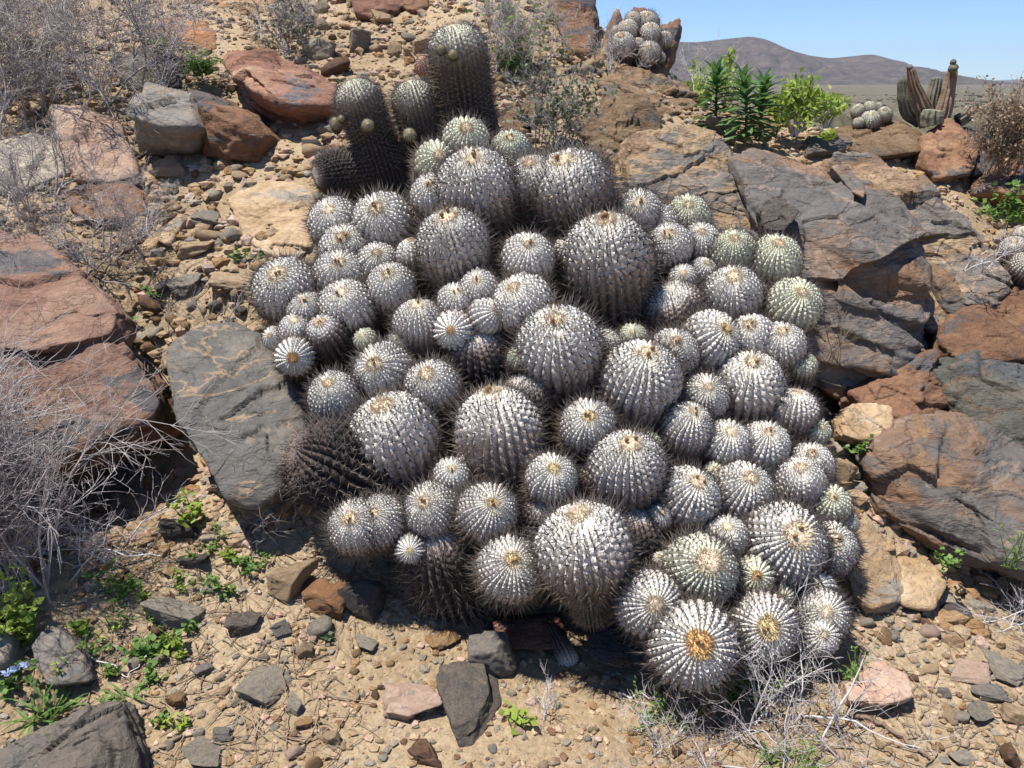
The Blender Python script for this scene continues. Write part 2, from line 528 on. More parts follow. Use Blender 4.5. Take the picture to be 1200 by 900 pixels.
build_hills('hills', 3600, 900, [(430, 110), (560, 88), (680, 62), (740, 52), (790, 47), (815, 48), (850, 44), (880, 41), (900, 45), (925, 57), (950, 64), (975, 67), (1000, 64),
                               (1022, 62), (1045, 68), (1060, 76), (1085, 84), (1110, 91), (1135, 99), (1170, 104)], 3)
build_hills('far_hills', 9000, 1500, [(1080, 101), (1130, 97), (1160, 94), (1190, 93), (1230, 90), (1290, 92), (1400, 84), (1600, 95)], 7, step=28.0)

# ------------------------------------------------------------------ rocks
def hull_planes(pts):
    bm = bmesh.new()
    for p in pts: bm.verts.new(p)
    r = bmesh.ops.convex_hull(bm, input=bm.verts)
    bm.normal_update()
    out = []
    c = np.mean(pts, axis=0)
    for f in bm.faces:
        n = np.array(f.normal); d = float(n @ np.array(f.verts[0].co))
        if n @ c > d: n, d = -n, -d
        out.append((n, d))
    bm.free()
    return np.array([o[0] for o in out]), np.array([o[1] for o in out])

def shape_rock(pts, level, seed, chips=8, amp=0.018, lam=0.02, lamaxis=(0.35, -0.25, 0.9), soft=55.0, freq=1.0, step=0.016):
    """worn polyhedron through pts: hull facets, knocked-off corners, lamination and grain"""
    rng = np.random.default_rng(seed)
    pts = np.asarray(pts, float)
    c = (pts.max(0) + pts.min(0)) / 2 * 0.4 + pts.mean(0) * 0.6
    Q = pts - c
    w, E = np.linalg.eigh(np.cov(Q.T))
    ext = np.array([np.ptp(Q @ E[:, i]) / 2 for i in range(3)]) + 1e-4
    A = E * ext                                  # columns scaled
    q = Q @ E / ext
    N, D = hull_planes(q)
    if chips:
        n2 = unit(rng.normal(size=(chips, 3)))
        h = (q @ n2.T).max(0)
        N = np.r_[N, n2]; D = np.r_[D, h * rng.uniform(0.80, 0.95, chips)]
        n3 = unit(rng.normal(size=(chips * 7, 3))); h = (q @ n3.T).max(0)
        N = np.r_[N, n3]; D = np.r_[D, h * rng.uniform(0.90, 0.99, chips * 7)]
    ok = D > 0.03
    N, D = N[ok], D[ok]
    U, F = ico(level)
    X = np.maximum(U @ N.T / D, 0)
    inv = (X ** soft).sum(1) ** (1 / soft)
    V = (U / inv[:, None]) @ A.T
    size = float(ext.mean())
    Nn = unit(V / (np.linalg.norm(A, axis=0).mean()))
    P = (V + c) / size * freq
    ax = unit(np.array(lamaxis))
    s = P @ ax
    disp = amp * (fbm(P * 2.0, seed, 5, 0.6) * 1.6 + 0.9 * (0.5 - np.abs(fbm(P * 3.1, seed + 3, 4))))
    L = np.c_[s * 7.0, P[:, 0] * 0.7, P[:, 1] * 0.7]
    lamd = fbm(L, seed + 5, 3, 0.6)
    disp += lam * (np.sign(lamd) * np.abs(lamd) ** 0.6)
    # fracture facets: each patch of the surface is its own tilted break, with small cliffs between
    Pd = np.c_[P @ ax * 2.2, P @ unit(np.cross(ax, [0.2, 1, 0.1])), P @ unit(np.cross(ax, [1, 0.1, 0.3]))]
    Pd = Pd + 0.10 * np.stack([fbm(P * 2.2 + 9 * i, seed + 20 + i, 3) for i in range(3)], 1)
    for (kk, am, ti) in ((26, 1.0, 1.0), (150, 0.42, 0.9)):
        sd_ = Pd[rng.integers(0, len(Pd), kk)]
        best = np.full(len(Pd), 1e9); idx = np.zeros(len(Pd), int)
        for q_ in range(kk):
            dq = ((Pd - sd_[q_]) ** 2).sum(1)
            mm = dq < best; best[mm] = dq[mm]; idx[mm] = q_
        lev = rng.normal(0, 1.0, kk); tl = rng.normal(0, ti, (kk, 3))
        disp += step * am * (lev[idx] + (tl[idx] * (Pd - sd_[idx])).sum(1) * 1.6)
    V = V * 1.045 + Nn * (disp * size * 2)[:, None]
    return V, F, c

def rock(name, label, cat, pts, mat, seed, off=(0, 0.3, -0.3), shrink=0.85, level=6, extra=(), group=None, sit=0.05, **kw):
    """pts: (photo pixel x, y, distance) corners of the faces that show; the hidden side is the same outline set back by off"""
    if sit is not None:                       # keep the visible corners in front of the slope they stand on
        pts = [(a, b, min(y, ground(a, b)[1] - sit)) for a, b, y in pts]
    W = np.array([at(*p) for p in pts]); c = W.mean(0)
    back = c + (W - c) * shrink + np.array(off)
    allp = np.r_[W, back]
    if len(extra): allp = np.r_[allp, np.array([at(*p) for p in extra])]
    V, F, c = shape_rock(allp, level, seed, **kw)
    o = link(name, mk_mesh(name, V, F, M[mat]), c)
    tag(o, label, cat, group)
    OCC.append((V + c, F, 1))
    return o

stone_cache = {}
def stone_mesh(mat, seed, level, flat):
    key = (mat, seed, level, flat)
    if key not in stone_cache:
        rng = np.random.default_rng(seed + 1000)
        n = unit(np.r_[[[1, 0, 0], [-1, 0, 0], [0, 1, 0], [0, -1, 0], [0, 0, 1], [0, 0, -1]] + rng.normal(size=(6, 3)) * 0.22, rng.normal(size=(5, 3))])
        U, F = ico(level)
        D = rng.uniform(0.72, 1.0, len(n))
        X = np.maximum(U @ n.T / D, 0)
        V = U / ((X ** 34).sum(1) ** (1 / 34))[:, None]
        V = V / np.abs(V).max(0)
        P = V * 1.4 + seed
        V = V * (1 + 0.07 * fbm(P * 1.7, seed, 4, 0.6))[:, None]
        if level >= 4:
            for (kk, am) in ((12, .035), (60, .014)):
                sd_ = V[rng.integers(0, len(V), kk)] + 0.0
                Pd = V + 0.12 * np.stack([fbm(V * 2.5 + 7 * i, seed + i, 3) for i in range(3)], 1)
                idx = ((Pd[:, None] - sd_[None]) ** 2).sum(2).argmin(1)
                tl = rng.normal(0, 1.0, (kk, 3))
                V = V * (1 + am * (rng.normal(0, 1, kk)[idx] + 2.0 * (tl[idx] * (Pd - sd_[idx])).sum(1)))[:, None]
        V[:, 2] *= flat
        stone_cache[key] = mk_mesh('stone', V, F, M[mat])
    return stone_cache[key]

def stone(px, py, w, h, mat, label, seed, flat=None, rz=None, tilt=0.15, level=5, group=None, name='stone', up=0.0):
    """a loose stone: photo centre, width and height in photo pixels; it lies on the ground"""
    rng = np.random.default_rng(seed * 7 + 3)
    g = ground(px, py + h * 0.40)
    s = depth(g) / FPX
    W, H = w * s / 2, h * s / 2
    el = math.radians(20.7 + math.degrees(math.atan((py - 450) / FPX)))
    dp = W * 0.75
    hz = max((H - dp * math.sin(el)) / max(math.cos(el), .2), 0.35 * min(W, H)) if flat is None else flat * W
    if flat is not None and flat < 1: dp = max((H - hz * math.cos(el)) / math.sin(el), dp)
    z = float(height([g[0]], [g[1] + dp * 0.8])[0])
    loc = (g[0], g[1] + dp * 0.8, z + hz * 0.55 + up)
    o = link(name, stone_mesh(mat, seed, level, 1.0), loc)
    o.scale = (W * 1.03, dp, hz)
    o.rotation_euler = (rng.normal() * tilt, rng.normal() * tilt, (rng.normal() * 0.25 if rz is None else rz))
    tag(o, label, 'stone', group)
    V = np.array([v.co[:] for v in o.data.vertices]) if level <= 3 else ico(2)[0]
    F = ico(level)[1] if level <= 3 else ico(2)[1]
    R = np.array(o.rotation_euler.to_matrix()) * np.array(o.scale)[None]
    OCC.append((V @ R.T + np.array(loc), F, 1))
    return o

# --- left foreground slabs
rock('boulder', 'broad reddish slab boulder with cracked upper layer beside the grey twigs', 'boulder',
     [(-90, 268, 3.10), (40, 274, 3.10), (92, 325, 2.88), (142, 376, 2.70), (120, 390, 2.60), (70, 410, 2.50), (-90, 402, 2.42)], 'redslab', 21, off=(0.02, 0.14, -0.10), shrink=0.96, chips=5, lam=0.014)
rock('boulder', 'red brown boulder overhanging a black hollow, lying under a reddish slab', 'boulder',
     [(-90, 402, 2.48), (70, 408, 2.53), (132, 384, 2.68), (190, 458, 2.50), (184, 492, 2.38), (122, 527, 2.24), (60, 548, 2.18), (-90, 575, 2.08)], 'redslab', 22, off=(-0.04, 0.34, -0.24), shrink=0.8, chips=5, lam=0.014)
rock('boulder', 'smooth grey slab with tan veins at the left foot of the cactus clump', 'boulder',
     [(200, 392, 2.78), (260, 380, 2.86), (318, 400, 2.75), (352, 446, 2.55), (368, 492, 2.42), (352, 540, 2.26), (300, 598, 2.08), (258, 588, 2.08), (226, 520, 2.28), (198, 440, 2.6)], 'slab', 23, step=.018, off=(0.03, 0.22, -0.22), shrink=0.92, chips=5, lam=0.012)
# --- upper left boulders
rock('boulder', 'large rounded red boulder above the pale rubble', 'boulder',
     [(250, 60, 4.75), (278, 42, 4.95), (330, 58, 4.9), (394, 94, 4.65), (256, 84, 4.35), (300, 112, 4.12), (350, 122, 4.05), (396, 118, 4.2), (298, 130, 4.3), (350, 156, 4.2), (398, 134, 4.3)], 'red', 24, off=(0.05, .45, -.15), shrink=.9, chips=14, soft=18)
rock('boulder', 'block of dark rock with a pale flat lit top beside a tan slab', 'boulder',
     [(152, 134, 3.80), (168, 94, 4.30), (220, 108, 4.32), (230, 146, 3.82), (196, 146, 3.76), (222, 184, 3.95), (160, 178, 3.95)], 'grey', 25, off=(.02, .35, -.12), shrink=.85, chips=3, level=5)
rock('boulder', 'split brown block with a tan top between a dark block and a red boulder', 'boulder',
     [(222, 104, 4.35), (262, 114, 4.4), (292, 134, 4.1), (304, 152, 3.95), (262, 138, 3.88), (236, 122, 3.95), (296, 192, 4.0), (238, 184, 4.05)], 'brown', 26, off=(.02, .35, -.1), shrink=.85, chips=4, level=5)
rock('boulder', 'upright tan slab with a flat face leaning under the grey brush', 'boulder',
     [(57, 122, 4.2), (134, 134, 4.25), (164, 206, 3.72), (128, 216, 3.68), (84, 208, 3.72)], 'pink', 27, off=(.0, .25, -.15), shrink=.95, chips=3, level=5)
rock('boulder', 'orange and grey boulder above the pale lit block', 'boulder',
     [(168, 26, 5.6), (214, 14, 5.8), (256, 38, 5.6), (252, 56, 5.35), (208, 56, 5.3), (176, 48, 5.4)], 'orange', 28, off=(0, .4, -.2), level=5)
rock('boulder', 'dark shaded boulder half hidden under the grey brush', 'boulder',
     [(128, 70, 4.9), (165, 48, 5.1), (205, 62, 5.0), (212, 98, 4.7), (150, 104, 4.6)], 'dark', 29, off=(0, .3, -.2), level=5)
rock('boulder', 'flat buff boulder with an ochre stain above the clump\'s left shoulder', 'boulder',
     [(266, 238, 3.62), (300, 206, 3.85), (352, 212, 3.85), (374, 240, 3.65), (366, 292, 3.35), (330, 304, 3.25), (284, 286, 3.35)], 'tan', 30, off=(.0, .3, -.2), shrink=.9, chips=8, soft=20)
rock('boulder', 'brown faceted rock with a dark hollow below the tan slab', 'boulder',
     [(80, 222, 3.66), (128, 208, 3.76), (164, 226, 3.66), (166, 252, 3.5), (110, 262, 3.42), (84, 246, 3.5)], 'brown', 31, off=(0, .25, -.1), level=5)
for i, (a, b, c) in enumerate([(150, 262, 3.42), (172, 276, 3.36), (196, 262, 3.44)]):
    rock('boulder', 'thin tan stone slab on edge in a leaning row beside the dead brush', 'rock slab',
         [(a - 12, b + 18, c - .03), (a + 14, b - 12, c + .1), (a + 22, b - 6, c + .08), (a + 2, b + 26, c - .05)], 'tan', 33 + i, off=(.0, .2, -.1), level=4, group='leaning row of tan slabs', chips=3)
rock('boulder', 'yellowish lumpy rock behind the dead brush left of the tan slab', 'boulder',
     [(-30, 168, 4.0), (30, 150, 4.2), (72, 172, 4.05), (80, 205, 3.8), (20, 226, 3.65), (-30, 220, 3.65)], 'pale', 37, off=(0, .3, -.15), level=5)
rock('boulder', 'rust red boulder at the top edge above the rubble', 'boulder',
     [(406, -20, 6.3), (448, -25, 6.4), (474, 2, 6.1), (452, 26, 5.8), (412, 14, 5.9)], 'red', 38, off=(0, .4, -.2), level=5)
rock('boulder', 'brown boulder wedged beside the rust red one above the rubble', 'boulder',
     [(456, -20, 6.4), (500, -25, 6.5), (502, 8, 6.2), (478, 14, 6.0), (458, 2, 6.1)], 'brown', 39, off=(0, .4, -.2), level=5)
rock('boulder', 'ochre boulders\' topmost block at the skyline left of the rust red boulder', 'boulder',
     [(225, -8, 6.3), (268, -18, 6.5), (322, -6, 6.4), (318, 14, 6.1), (250, 18, 6.0)], 'ochre', 40, off=(0, .4, -.2), level=5)
# --- slope behind the clump
rock('boulder', 'ragged buff rock with a brown striped side behind the tall cactus columns', 'boulder',
     [(574, 130, 4.75), (592, 114, 4.95), (630, 116, 4.95), (638, 140, 4.7), (630, 168, 4.45), (588, 168, 4.4)], 'rough', 41, step=.034, off=(0, .35, -.15), level=5, lam=.05)
rock('boulder', 'large crumbling brown outcrop beside the wispy green shrub', 'boulder',
     [(672, 168, 4.4), (700, 122, 4.85), (738, 112, 5.0), (766, 140, 4.7), (762, 190, 4.2), (726, 232, 3.8), (690, 214, 4.0)], 'rough', 42, step=.034, off=(0, .5, -.3), level=6, lam=.055, amp=.035, chips=12)
rock('boulder', 'small rough grey brown boulder behind the clump\'s double head', 'boulder',
     [(716, 222, 3.7), (736, 204, 3.85), (760, 216, 3.75), (756, 246, 3.5), (722, 250, 3.5)], 'rough', 43, step=.034, off=(0, .25, -.15), level=5)
rock('boulder', 'tall upright brown rock slab standing at the top of the slope', 'boulder',
     [(640, -25, 6.1), (690, -25, 6.3), (698, 10, 6.1), (692, 70, 5.75), (668, 62, 5.7), (645, 10, 5.9)], 'brown', 44, off=(.05, .5, -.1), level=5, chips=4)
rock('boulder', 'yellow brown crag under the small cactus clump on the ridge', 'boulder',
     [(690, 40, 6.2), (705, 30, 6.3), (716, 60, 6.1), (712, 76, 5.9), (692, 74, 5.85)], 'ochre', 45, off=(.03, .4, -.1), level=4)
rock('boulder', 'pointed brown crag on the ridge behind the small cactus clump', 'boulder',
     [(712, 26, 6.6), (724, 10, 6.7), (733, 30, 6.6), (735, 60, 6.4), (712, 60, 6.4)], 'brown', 46, off=(.03, .3, -.1), level=4, chips=3)
rock('boulder', 'reddish crag on the ridge rising above the small cactus clump', 'boulder',
     [(730, 24, 6.8), (742, 9, 6.9), (768, 14, 6.9), (776, 40, 6.7), (740, 60, 6.5)], 'red', 47, off=(.03, .3, -.1), level=4, chips=3)
rock('boulder', 'split brown crag on the ridge right of the small cactus clump', 'boulder',
     [(772, 30, 6.3), (796, 20, 6.4), (800, 34, 6.4), (786, 64, 6.1), (780, 92, 5.8), (762, 88, 5.8), (764, 60, 6.0)], 'brown', 48, off=(.05, .35, -.1), level=5, chips=4)
rock('boulder', 'broad tan ledge below the small cactus clump on the ridge', 'boulder',
     [(700, 92, 5.65), (745, 84, 5.75), (800, 96, 5.75), (812, 122, 5.35), (770, 136, 5.1), (716, 122, 5.2)], 'rough', 49, step=.034, off=(0, .4, -.2), level=5, lam=.04)
rock('boulder', 'pale boulder left of the wispy shrub on the rubble slope', 'boulder',
     [(640, 96, 5.1), (672, 84, 5.3), (700, 96, 5.2), (696, 118, 4.95), (650, 120, 4.85)], 'tan', 50, off=(0, .3, -.15), level=5)
# --- right outcrop
rock('outcrop', 'mottled tan and pink end of the long outcrop above the clump', 'outcrop',
     [(722, 176, 3.70), (762, 138, 3.84), (800, 134, 3.89), (852, 164, 3.84), (900, 214, 3.59), (925, 270, 3.34), (880, 300, 3.21), (800, 270, 3.29), (735, 225, 3.45)], 'outtan', 51, step=.02, off=(0, .6, -.5), level=8, chips=14, amp=.03, lam=.03)
rock('outcrop', 'long dark varnished outcrop face sloping down beside the clump\'s right side', 'outcrop',
     [(850, 164, 3.71), (900, 166, 3.76), (965, 186, 3.73), (1030, 230, 3.51), (1092, 310, 3.27), (1104, 372, 3.07), (1060, 420, 2.91), (1000, 455, 2.80), (945, 425, 2.81), (925, 320, 2.99), (880, 260, 3.19)], 'outcrop', 52, step=.017, off=(.1, .6, -.5), level=8, chips=16, amp=.022, lam=.032)
rock('outcrop', 'grey and ochre streaked outcrop shoulder with a pale crest', 'outcrop',
     [(960, 190, 3.92), (1010, 176, 4.03), (1066, 192, 4.00), (1112, 236, 3.78), (1180, 298, 3.56), (1196, 345, 3.37), (1150, 380, 3.26), (1095, 395, 3.18), (1070, 300, 3.51)], 'outtan', 53, step=.017, off=(.1, .6, -.5), level=8, chips=14, amp=.022, lam=.03)
rock('outcrop', 'grey shoulder block of the outcrop next to the white cacti pair', 'outcrop',
     [(1085, 262, 3.75), (1120, 244, 3.85), (1158, 270, 3.78), (1186, 300, 3.66), (1198, 345, 3.42), (1140, 388, 3.22), (1092, 362, 3.3), (1076, 305, 3.5)], 'outtan', 151, step=.018, off=(.1, .5, -.4), level=7, chips=10)
rock('boulder', 'brown broken block at the low end of the dark outcrop face', 'boulder',
     [(990, 452, 2.78), (1060, 415, 2.95), (1090, 400, 3.0), (1122, 478, 2.75), (1060, 500, 2.6), (1010, 486, 2.65)], 'brown', 54, off=(.05, .4, -.2), level=6)
rock('boulder', 'dark wedge sticking out of the mottled outcrop end', 'boulder',
     [(890, 246, 3.08), (918, 232, 3.12), (936, 248, 3.05), (920, 270, 2.99), (896, 274, 2.99)], 'dark', 55, off=(.05, .3, -.05), level=5, chips=3)
rock('boulder', 'long thin dark plate lying on the outcrop with a shadowed edge', 'boulder',
     [(975, 196, 3.52), (992, 194, 3.55), (1016, 220, 3.40), (1012, 232, 3.33), (1000, 226, 3.35)], 'outcrop', 56, off=(.05, .25, -.08), level=5, chips=3)
rock('boulder', 'rust brown slab on the outcrop slope above the green grey rock', 'boulder',
     [(1096, 412, 3.05), (1134, 344, 3.4), (1290, 330, 3.4), (1290, 425, 3.1), (1180, 424, 3.0), (1130, 420, 3.0)], 'brown', 57, off=(.05, .5, -.3), level=6)
rock('boulder', 'green grey layered rock between the rust slab and the pale grey boulder', 'boulder',
     [(1094, 418, 2.9), (1142, 404, 2.98), (1290, 440, 2.9), (1290, 540, 2.55), (1200, 535, 2.55), (1128, 492, 2.66)], 'green', 58, off=(.05, .5, -.3), level=6, lam=.035)
rock('boulder', 'big grey boulder with rusty flanks on the right above the tan round stone', 'boulder',
     [(1018, 520, 2.44), (1075, 490, 2.58), (1146, 482, 2.62), (1174, 522, 2.5), (1290, 610, 2.25), (1290, 700, 2.08), (1160, 668, 2.16), (1060, 622, 2.26), (1022, 575, 2.32)], 'outcrop', 59, step=.017, off=(.05, .5, -.3), level=7, chips=14)
# --- ridge at the right
rock('boulder', 'rust brown faceted rock under the tall columnar cactus', 'boulder',
     [(1080, 158, 5.3), (1112, 142, 5.5), (1146, 168, 5.3), (1142, 204, 4.95), (1104, 206, 4.9), (1084, 190, 5.0)], 'brown', 60, off=(0, .4, -.2), level=5)
rock('boulder', 'dark rock right of the rust faceted one on the ridge', 'boulder',
     [(1118, 150, 5.6), (1150, 146, 5.7), (1178, 172, 5.5), (1170, 202, 5.15), (1140, 206, 5.0)], 'dark', 61, off=(0, .4, -.2), level=5)
rock('boulder', 'long grey brown ledge with small cacti on the ridge', 'boulder',
     [(980, 150, 5.6), (1030, 138, 5.8), (1080, 146, 5.6), (1086, 176, 5.2), (1030, 184, 5.0), (985, 172, 5.2)], 'rough', 62, off=(0, .4, -.2), level=5)
rock('boulder', 'brown ledge of rock at the right edge below the dry seed bush', 'boulder',
     [(1142, 206, 5.0), (1200, 182, 5.4), (1290, 180, 5.4), (1290, 225, 4.8), (1190, 228, 4.7), (1150, 220, 4.8)], 'brown', 63, off=(0, .4, -.2), level=5)
rock('boulder', 'rough buff rock between the two green bushes behind the outcrop', 'boulder',
     [(880, 120, 5.7), (905, 128, 5.6), (920, 150, 5.3), (890, 165, 5.0), (868, 150, 5.2)], 'rough', 64, off=(0, .35, -.2), level=5)
rock('boulder', 'small dark grey rock on the crest behind the outcrop', 'boulder',
     [(945, 158, 5.2), (985, 158, 5.25), (992, 176, 4.95), (950, 180, 4.85)], 'dark', 65, off=(0, .3, -.15), level=4)
rock('boulder', 'flat pale slab of bedrock right of the lowest cactus heads', 'rock slab',
     [(985, 610, 2.26), (1016, 606, 2.3), (1048, 648, 2.18), (1062, 700, 2.05), (1020, 712, 1.99), (988, 690, 2.02)], 'tan', 66, off=(.0, .1, -.16), shrink=.95, level=6, chips=4, lam=.01)
rock('boulder', 'rounded tan boulder below the big grey boulder', 'boulder',
     [(1026, 668, 2.12), (1046, 650, 2.2), (1098, 654, 2.2), (1114, 682, 2.1), (1098, 718, 1.99), (1060, 716, 1.98)], 'tan', 67, off=(.0, .18, -.1), level=5, soft=12, lam=.01)
rock('boulder', 'rectangular tan block at the foot of the dark outcrop', 'boulder',
     [(982, 488, 2.56), (1000, 474, 2.64), (1046, 476, 2.64), (1044, 510, 2.5), (1020, 520, 2.45), (984, 508, 2.48)], 'tan', 68, off=(.0, .14, -.08), level=5, lam=.01)
for i, (a, b, c, w) in enumerate([(1012, 615, 2.28, 40), (1034, 634, 2.22, 36), (1004, 636, 2.2, 30)]):
    rock('boulder', 'thin tan flagstone stacked beside the cactus heads under the big grey boulder', 'rock slab',
         [(a - w * .5, b - 5, c + .02), (a + w * .5, b, c + .02), (a + w * .4, b + 12, c - .06), (a - w * .4, b + 9, c - .06)], 'tan', 70 + i, off=(.0, .1, -.05), level=4, group='stacked tan flagstones', chips=3)
rock('boulder', 'dark wedge boulder poking up beside the strap leaved weeds', 'boulder',
     [(-20, 886, 1.44), (50, 860, 1.50), (112, 826, 1.55), (140, 818, 1.58), (156, 880, 1.45), (110, 890, 1.36), (150, 930, 1.38), (-20, 940, 1.32)], 'umber', 74, step=.022, off=(.0, .12, -.15), level=6, chips=4)
rock('boulder', 'blue grey angular rock behind the bright weeds and blue flowers', 'boulder',
     [(38, 760, 1.86), (62, 734, 1.95), (92, 760, 1.88), (104, 798, 1.74), (60, 806, 1.70), (40, 790, 1.75)], 'grey', 75, off=(.0, .12, -.1), level=5)
rock('boulder', 'buff rock at the left edge behind the bright weeds', 'boulder',
     [(-40, 728, 1.95), (6, 726, 1.95), (10, 775, 1.8), (-40, 800, 1.7)], 'pale', 76, off=(.0, .1, -.1), level=4)
rock('boulder', 'flat reddish bedrock patch in the soil right of the white twigs', 'rock slab',
     [(992, 800, 1.82), (1030, 772, 1.88), (1062, 790, 1.83), (1070, 815, 1.76), (1030, 826, 1.74), (998, 820, 1.76)], 'pink', 77, off=(0, .04, -.06), shrink=.98, level=5, chips=3, lam=.006)
rock('boulder', 'brown stone edge in shadow under the clump\'s right foot', 'boulder',
     [(690, 740, 1.98), (760, 735, 2.0), (775, 770, 1.88), (730, 786, 1.84), (695, 775, 1.88)], 'brown', 78, off=(0, .15, -.06), level=5)
rock('boulder', 'reddish block in shadow under the clump\'s front', 'boulder',
     [(578, 728, 2.0), (655, 722, 2.02), (665, 752, 1.93), (640, 762, 1.88), (582, 758, 1.9)], 'red', 79, off=(0, .12, -.06), level=5)

# --- single stones that show well
S = [(335, 684, 50, 52, 'tan', 'yellow tan wedge stone leaning on an orange block', 101, None),
     (380, 704, 72, 62, 'orange', 'orange brown stone block beside a yellow wedge', 102, None),
     (424, 702, 46, 62, 'dark', 'charcoal stone half in the clump\'s shadow beside the orange block', 103, None),
     (204, 722, 66, 52, 'pale', 'rounded grey brown stone above the small grey one', 104, None),
     (278, 732, 42, 36, 'umber', 'small grey stone with a flat face near twigs', 105, None),
     (330, 736, 26, 28, 'grey', 'little dark grey stone under the yellow wedge', 106, None),
     (357, 764, 22, 28, 'tan', 'small cream stone standing upright on the soil', 107, None),
     (300, 810, 76, 50, 'pale', 'flat pale grey stone with a worn top on the soil', 108, None),
     (344, 828, 28, 28, 'pale', 'small flat buff stone touching the flat pale one', 109, None),
     (355, 848, 24, 18, 'ochre', 'small orange stone below the flat pale one', 110, None),
     (476, 822, 70, 58, 'pink', 'pinkish flat stone left of the long dark one', 111, None),
     (542, 818, 82, 124, 'umber', 'long dark stone lying on its side before the clump', 112, .5),
     (572, 770, 58, 70, 'grey', 'rough slate grey stone behind the long dark one', 113, None),
     (520, 750, 44, 26, 'ochre', 'yellow stone on top of the slate grey one', 114, None),
     (492, 882, 50, 44, 'brown', 'brown grey stone at the end of the long dark one', 115, None),
     (430, 757, 36, 28, 'pale', 'flat grey stone beside the clump\'s shadow', 116, None),
     (604, 745, 22, 24, 'pink', 'pink stone lit at the edge of the clump\'s shadow', 117, None),
     (238, 892, 60, 24, 'pale', 'flat greenish stone among twigs in the foreground', 118, None),
     (222, 660, 36, 26, 'dark', 'dark stone under the dry brush', 119, None),
     (205, 622, 48, 40, 'dark', 'black stone in front of the hollow', 120, None),
     (236, 786, 24, 22, 'grey', 'small triangular grey stone among twigs', 121, None),
     (206, 820, 28, 30, 'ochre', 'flat yellow stone among twigs', 122, None),
     (258, 862, 26, 24, 'grey', 'rough little grey stone near the pale flat one', 123, None),
     (388, 866, 24, 26, 'tan', 'upright cream stone left of the pinkish flat one', 124, None),
     (1146, 795, 54, 32, 'pink', 'pink flat stone leaning on a grey pile', 125, None),
     (1166, 814, 46, 34, 'grey', 'grey stone tucked under the pink flat one', 126, None),
     (1188, 790, 56, 44, 'pale', 'rough grey stone in the pile beside the pink flat one', 127, None),
     (1196, 838, 44, 44, 'tan', 'buff stone slab in the pile below the pink flat one', 128, None),
     (1152, 836, 40, 30, 'pale', 'pale flat stone below the grey tucked one', 129, None),
     (1186, 884, 34, 44, 'brown', 'upright brown stone with a cream face beside the soil', 130, None),
     (1133, 888, 38, 26, 'pale', 'grey green stone half sunk in the soil', 131, None),
     (1120, 718, 44, 28, 'dark', 'blue grey slab beside the tan boulder', 132, None),
     (1106, 812, 18, 18, 'grey', 'round dark pebble in the open soil', 133, None),
     (195, 204, 42, 26, 'tan', 'cream pyramid stone before the dark block', 134, None),
     (366, 172, 24, 18, 'dark', 'dark round stone below the red boulder', 135, None),
     (388, 180, 20, 16, 'orange', 'bright orange stone below the red boulder', 136, None),
     (422, 50, 30, 34, 'pale', 'squat grey stone in the pale rubble', 137, None),
     (448, 24, 26, 16, 'tan', 'cream stone under the rust red boulder', 138, None),
     (462, 56, 16, 34, 'tan', 'tall cream stone post standing in the rubble', 139, 1.6),
     (478, 60, 12, 32, 'tan', 'narrow cream stone post standing in the rubble', 140, 1.9),
     (494, 54, 24, 34, 'tan', 'wide cream stone block standing in the rubble', 141, 1.1),
     (372, 62, 36, 26, 'pale', 'pale stone at the red boulder\'s upper end', 142, None),
     (930, 466, 30, 24, 'brown', 'brown stone between outcrop foot and cactus heads', 143, None),
     (972, 494, 26, 20, 'dark', 'dark stone left of the rectangular tan block', 144, None),
     (985, 470, 24, 18, 'brown', 'brown stone above the rectangular tan block', 145, None),
     (962, 466, 18, 14, 'tan', 'cream stone between outcrop foot and cactus heads', 146, None),
     (990, 555, 28, 44, 'tan', 'upright tan flake between cactus heads and grey boulder', 147, None),
     (970, 530, 30, 26, 'tan', 'flat tan stone beside the cactus heads under the block', 148, None),
     (845, 150, 40, 24, 'grey', 'grey stone on the crest beside the spiky green plant', 149, None),
     (240, 262, 40, 20, 'pale', 'flat buff stone above the dry brush', 150, None),
     (226, 296, 44, 26, 'tan', 'broad cream stone lying on the left slope', 151, None),
     (270, 345, 60, 22, 'tan', 'long pale slab above the grey veined rock', 152, None),
     (215, 345, 44, 24, 'pale', 'grey white slab beside the long pale one', 153, None),
     (280, 372, 26, 14, 'dark', 'dark flat stone under the long pale slab', 154, None)]
for (px, py, w, h, mt, lab, sd_, fl) in S:
    stone(px, py, w, h, mt, lab, sd_, flat=fl)

